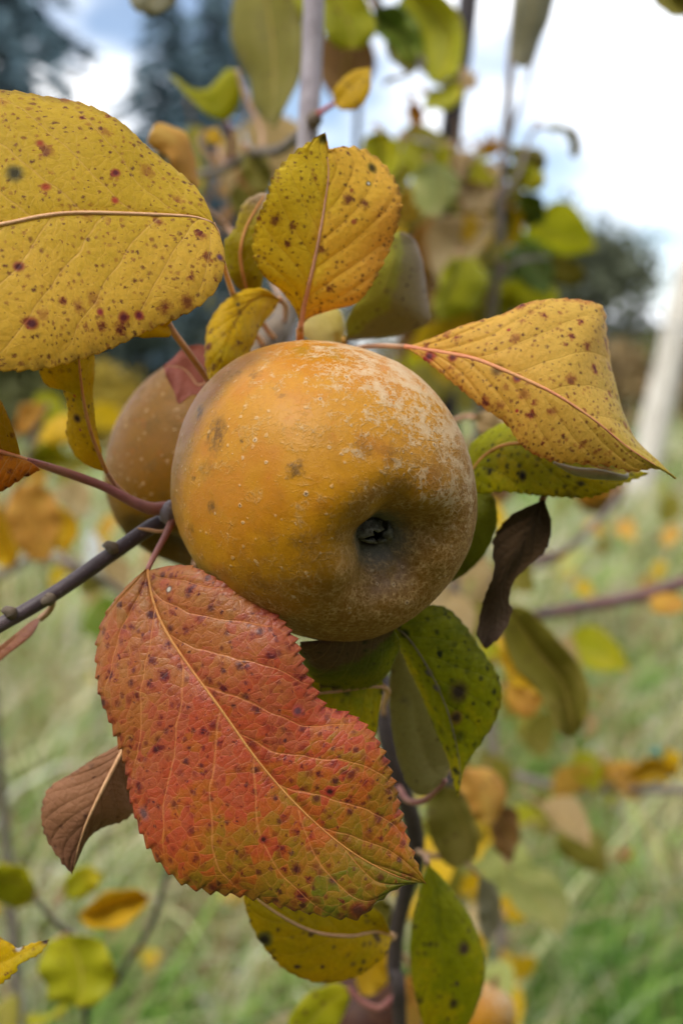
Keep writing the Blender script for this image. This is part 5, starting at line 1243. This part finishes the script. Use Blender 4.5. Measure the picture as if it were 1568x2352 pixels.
# ---- one leaf of each colour, copied through the crowns that are far out of focus
def proto_leaf(k):
    rs = np.random.default_rng(200 + k)
    nu, nv = 14, 4
    u = np.linspace(0, 1, nu); vs = np.linspace(-1, 1, 2 * nv + 1)
    w = 0.33 * np.sin(math.pi * u ** 0.85) ** 0.8 * rs.uniform(0.85, 1.15)
    bend, fold, tw = rs.uniform(0.2, 1.0), rs.uniform(0.15, 0.7), rs.uniform(-0.5, 0.5)
    G = np.zeros((nu, len(vs), 3))
    for i in range(nu):
        a = tw * u[i]
        for j, v in enumerate(vs):
            y = w[i] * v; z = fold * w[i] * abs(v) - 0.25 * bend * u[i] ** 2 + 0.03 * math.sin(9 * u[i] + 3 * v + k)
            G[i, j] = (u[i] * (1 - 0.1 * bend * u[i]), y * math.cos(a) - z * math.sin(a) * 0.4, z + y * math.sin(a))
    a = (np.arange(nu - 1)[:, None] * len(vs) + np.arange(len(vs) - 1)[None, :]).ravel()
    q = np.stack([a, a + 1, a + len(vs) + 1, a + len(vs)], 1)
    V, U = np.meshgrid(vs, u)
    V0, F0 = tube_data(catmull([(-0.35, 0, 0.08), (-0.15, 0, 0.0), (0.02, 0, 0)], 6), [0.016, 0.012], 5)
    verts = np.vstack([G.reshape(-1, 3)]); 
    me_args = (verts, q, np.stack([G[:, :, 0] * 7 + k * 13, G[:, :, 1] * 7, np.zeros_like(V)], 2).reshape(-1, 3), np.stack([U, V, 0 * U], 2).reshape(-1, 3))
    return me_args, (V0, F0)
PROTO = {}
def proto(mat, k):
    if (mat, k) not in PROTO:
        (v, q, rest, luv), (V0, F0) = proto_leaf(k)
        me = np_mesh('leaf', v, q)
        for nm, arr in (('rest', rest), ('luv', luv)):
            at = me.attributes.new(nm, 'FLOAT_VECTOR', 'POINT'); at.data.foreach_set('vector', arr.astype(np.float32).ravel())
        me.materials.append(B[mat])
        pm = mesh('petiole', V0, F0); pm.materials.append(M_['petiole'])
        PROTO[(mat, k)] = (me, pm)
    return PROTO[(mat, k)]
def scatter(parent, spots, rs):
    """spots: (x, y, distance cm, length cm, colour)"""
    for (x, y, d, ln, mat) in spots:
        me, pm = proto(mat, int(rs.integers(0, 4)))
        o = bpy.data.objects.new('leaf', me); COL.objects.link(o)
        o.parent = parent; o.matrix_parent_inverse = world_of(parent).inverted()
        o.location = P(x, y, d / 100); s_ = ln / 100
        o.scale = (s_, s_, s_)
        o.rotation_euler = (rs.uniform(-1.2, 1.2), rs.uniform(0.1, 1.4), rs.uniform(0, 6.283))
        c = bpy.data.objects.new('petiole', pm); COL.objects.link(c); c.parent = o
def cloud(rs, n, x0, x1, y0, y1, d0, d1, mats, l0=4.5, l1=8):
    return [(rs.uniform(x0, x1), rs.uniform(y0, y1), rs.uniform(d0, d1), rs.uniform(l0, l1), mats[int(rs.integers(0, len(mats)))]) for _ in range(n)]
rs = np.random.default_rng(5)
scatter(tree2, cloud(rs, 30, 840, 1140, 310, 520, 72, 100, ['yg', 'yel', 'yg', 'pale', 'tan', 'olive']) + cloud(rs, 24, 930, 1150, 500, 740, 80, 105, ['brown', 'yel', 'green', 'olive', 'yg', 'brown']) +
        cloud(rs, 12, 1090, 1210, 500, 700, 84, 100, ['green', 'olive', 'yg']) + cloud(rs, 5, 1130, 1200, 330, 460, 76, 88, ['yg', 'olive'], 4, 5.5) +
        cloud(rs, 10, 740, 1080, -60, 50, 66, 95, ['yg', 'green', 'brown', 'olive']) + cloud(rs, 14, 960, 1180, 740, 1080, 90, 130, ['olive', 'brown', 'green', 'tan', 'yg']) + cloud(rs, 14, 430, 640, 250, 620, 70, 110, ['olive', 'yg', 'yel', 'brown', 'tan']), rs)

# ---- trees whose branches show at the left, right and lower left
def side_tree(label, base, wood, leaves, spots, rs):
    b = P(*base)
    t = empty('apple_tree', (b.x, b.y, 0)); tag(t, label, 'tree', 'blurred orchard trees')
    for (nm, pix, rad, mat, g) in wood: grow(t, nm, pix, rad, mat, g)
    for (m, l, r, d, mt, lb) in leaves:
        e = m[0]
        sleaf(t, m, l, r, [d, d - 0.5], mt, [(e[0] - 10, e[1] + 6, d + 1), (e[0] - 22, e[1] + 14, d + 3)], lb, (rs.uniform(-1.5, 1.5), rs.uniform(-1.5, 1.5)))
    scatter(t, spots, rs)
    return t
# right: red branch and olive leaves
side_tree('blurred apple tree with a red branch and olive leaves at the right', (1200, 2100, 1.0),
          [('stem', [(1100, 900, 98), (1110, 1300, 96), (1130, 1700, 96), (1150, 2100, 98)], [0.004, 0.006, 0.008], 'twig_grey', True),
           ('branch', [(1120, 1440, 88), (1240, 1412, 74), (1340, 1392, 70), (1450, 1372, 68), (1568, 1338, 66), (1700, 1300, 64)], [0.0052, 0.0048, 0.0044, 0.004], 'twig_red', False),
           ('branch', [(1125, 1390, 90), (1200, 1320, 80), (1290, 1270, 76), (1380, 1190, 74), (1420, 1130, 74)], [0.0034, 0.0028, 0.002], 'twig_grey', False),
           ('branch', [(1140, 1760, 96), (1250, 1800, 88), (1400, 1812, 84), (1568, 1815, 80), (1700, 1820, 78)], [0.0040, 0.0036, 0.003], 'twig_grey', False),
           ('twig', [(1290, 1270, 76), (1200, 1290, 74), (1130, 1340, 72)], [0.002, 0.003, 0.002], 'twig_red', False)],
          [([(1165, 1390), (1220, 1480), (1290, 1570), (1320, 1690)], [(1150, 1440), (1180, 1530), (1240, 1600), (1290, 1690)], [(1210, 1400), (1290, 1480), (1345, 1560), (1348, 1640)], 42, 'olive', 'large blurred olive leaf right of the folded green leaf'),
           ([(1150, 1460), (1165, 1520), (1210, 1580), (1260, 1590)], [(1150, 1500), (1180, 1570)], [(1190, 1490), (1240, 1550)], 45, 'yel', None),
           ([(1060, 1760), (1090, 1800), (1120, 1850), (1120, 1895)], [(1052, 1800), (1060, 1860)], [(1120, 1765), (1160, 1800), (1160, 1850)], 46, 'orange', 'blurred orange leaf at the right of the lower stem'),
           ([(1130, 1850), (1150, 1890), (1170, 1920), (1165, 1980)], [(1120, 1890), (1135, 1950)], [(1175, 1860), (1195, 1910)], 50, 'brown', None),
           ([(1160, 1570), (1190, 1600), (1240, 1620)], [(1165, 1620), (1210, 1650)], [(1200, 1575), (1250, 1600)], 55, 'orange', None),
           ([(1280, 1900), (1330, 1920), (1380, 1960), (1390, 2010)], [(1280, 1950), (1330, 1990)], [(1330, 1890), (1390, 1930)], 70, 'olive', None),
           ([(1490, 1375), (1530, 1385), (1580, 1390)], [(1500, 1405), (1545, 1410)], [(1510, 1360), (1560, 1365)], 66, 'orange', 'orange leaf under the red branch at the right edge'),
           ([(1330, 1775), (1380, 1765), (1440, 1790)], [(1370, 1800)], [(1390, 1750)], 84, 'yel', None),
           ([(1430, 1780), (1500, 1765), (1560, 1775)], [(1480, 1800)], [(1500, 1740)], 82, 'yel', None)],
          cloud(rs, 16, 1180, 1560, 1080, 1340, 130, 220, ['orange', 'yel', 'tan', 'pale', 'pale', 'olive'], 4, 6) + cloud(rs, 22, 1060, 1320, 1450, 1950, 60, 110, ['yel', 'olive', 'yg', 'pale', 'tan', 'olive'], 4, 6.5) +
          cloud(rs, 16, 990, 1200, 1860, 2300, 50, 90, ['yel', 'olive', 'tan', 'pale', 'yg'], 4, 6) + cloud(rs, 6, 1330, 1568, 1740, 1800, 80, 95, ['yel', 'orange', 'yg'], 3, 5) + cloud(rs, 14, 1030, 1150, 1150, 1480, 60, 120, ['tan', 'olive', 'pale', 'yg', 'yel'], 3, 5.5), rs)
# left: orange and yellow leaves beyond the purple branch
side_tree('blurred apple tree with orange and yellow leaves at the left', (60, 1900, 1.1),
          [('stem', [(-60, 900, 92), (-40, 1300, 94), (-10, 1700, 100), (20, 2000, 108)], [0.004, 0.006, 0.008], 'twig_grey', True),
           ('branch', [(-30, 1340, 94), (80, 1280, 82), (150, 1290, 78), (250, 1340, 80), (380, 1440, 86)], [0.004, 0.0034, 0.0026], 'twig_grey', False),
           ('branch', [(-40, 1240, 94), (40, 1120, 80), (80, 1000, 76), (110, 930, 74)], [0.004, 0.003, 0.002], 'twig_grey', False)],
          [([(110, 1290), (90, 1230), (60, 1160), (50, 1110)], [(60, 1280), (20, 1220), (15, 1150)], [(130, 1240), (140, 1180), (100, 1120)], 62, 'orange', 'blurred orange-yellow leaf left of the purple branch'),
           ([(150, 1270), (140, 1210), (130, 1160)], [(120, 1250), (110, 1190)], [(180, 1230), (165, 1180)], 66, 'yel', None),
           ([(40, 1290), (10, 1230), (-20, 1160)], [(0, 1300), (-50, 1220)], [(45, 1240), (20, 1180)], 64, 'yel', None),
           ([(90, 1010), (130, 975), (190, 985)], [(120, 1020), (170, 1015)], [(110, 965), (160, 955)], 74, 'yel', None),
           ([(30, 1000), (60, 960), (110, 930)], [(70, 990)], [(50, 930)], 72, 'orange', None),
           ([(60, 1060), (110, 1040), (170, 1060)], [(110, 1085)], [(120, 1015)], 78, 'yg', None),
           ([(290, 1420), (330, 1395), (380, 1400)], [(330, 1430)], [(330, 1370)], 84, 'yel', None),
           ([(170, 1290), (200, 1330), (240, 1350)], [(190, 1360)], [(215, 1310)], 80, 'olive', None)],
          cloud(rs, 22, -20, 280, 880, 1340, 85, 150, ['yel', 'yg', 'orange', 'olive', 'tan'], 4, 6.5) + cloud(rs, 8, 150, 420, 1250, 1480, 90, 140, ['olive', 'yel', 'tan', 'green'], 4, 6), rs)
# lower left: sapling with round yellow-green leaves
side_tree('low blurred sapling with round yellow-green leaves at the lower left', (230, 2352, 0.62),
          [('stem', [(400, 1960, 56), (375, 2040, 56), (345, 2130, 57), (300, 2200, 58), (265, 2260, 59), (200, 2352, 62)], [0.0016, 0.0022, 0.0030, 0.0044], 'trunk_dark', True),
           ('branch', [(265, 2260, 59), (180, 2160, 55), (120, 2110, 52), (80, 2060, 51)], [0.0026, 0.002, 0.0012], 'twig_grey', False)],
          [([(85, 2050), (50, 2030), (10, 2020), (-40, 2030)], [(60, 2085), (10, 2085)], [(60, 2000), (10, 1985)], 50, 'yg', 'blurred yellow-green leaf low at the left edge'),
           ([(150, 2060), (175, 2030), (205, 2010), (240, 2005)], [(180, 2066), (220, 2045)], [(150, 2020), (190, 1990)], 52, 'yg', 'small blurred yellow-green leaf below the brown leaf'),
           ([(345, 2060), (300, 2068), (240, 2090), (180, 2105)], [(310, 2110), (250, 2140), (200, 2125)], [(310, 2045), (250, 2050), (210, 2075)], 50, 'yel', 'oval blurred yellow leaf above the round one at lower left'),
           ([(150, 2145), (180, 2200), (190, 2260), (180, 2315)], [(105, 2170), (88, 2230), (110, 2290)], [(210, 2155), (262, 2210), (255, 2270), (220, 2310)], 46, 'yg', 'round blurred yellow-green leaf at the lower left')],
          cloud(rs, 4, -40, 120, 2280, 2360, 55, 70, ['yg', 'olive'], 3, 4), rs)
# teal tie on the lower right branch
def tie():
    s = NT('teal_tape'); m = s.done(s.pbsdf(RGB(30, 130, 120), 0.45, 0.4))
    c = P(1504, 1745, 0.82)
    V, F = tube_data([c + Vector((0.004 * math.cos(a), 0.002 * math.sin(2 * a), 0.009 * math.sin(a))) for a in [i * 0.45 for i in range(15)]], [0.0022], 7)
    V2, F2 = tube_data([c + Vector((0, 0, -0.008)), c + Vector((0.003, -0.002, -0.018)), P(1504, 1812, 0.815)], [0.0016, 0.002, 0.0012], 7)
    k = len(V); V += V2; F += [tuple(i + k for i in f) for f in F2]
    o = link('tree_tie', mesh('tree_tie', V, F), None, m); tag(o, 'small teal tie on the lower right branch', 'tie')
tie()

# ---- fallen leaves lying in the long grass
frs = np.random.default_rng(77)
for k in range(46):
    y = 1.5 + 5.0 * frs.random() ** 1.5; x = frs.uniform(-0.45, 0.45) * y
    mt = ['orange', 'yel', 'tan', 'brown', 'red', 'yel', 'tan'][int(frs.integers(0, 7))]
    me, pm = proto(mt, int(frs.integers(0, 4)))
    o = bpy.data.objects.new('fallen_leaf', me); COL.objects.link(o)
    o.location = (x, y, frs.uniform(0.10, 0.22)); s_ = frs.uniform(0.05, 0.085); o.scale = (s_, s_, s_)
    o.rotation_euler = (frs.uniform(-0.5, 0.5), frs.uniform(-0.5, 0.5), frs.uniform(0, 6.28))
    c = bpy.data.objects.new('petiole', pm); COL.objects.link(c); c.parent = o
    tag(o, 'fallen autumn leaf lying blurred in the long grass', 'leaf', 'fallen leaves in the grass')
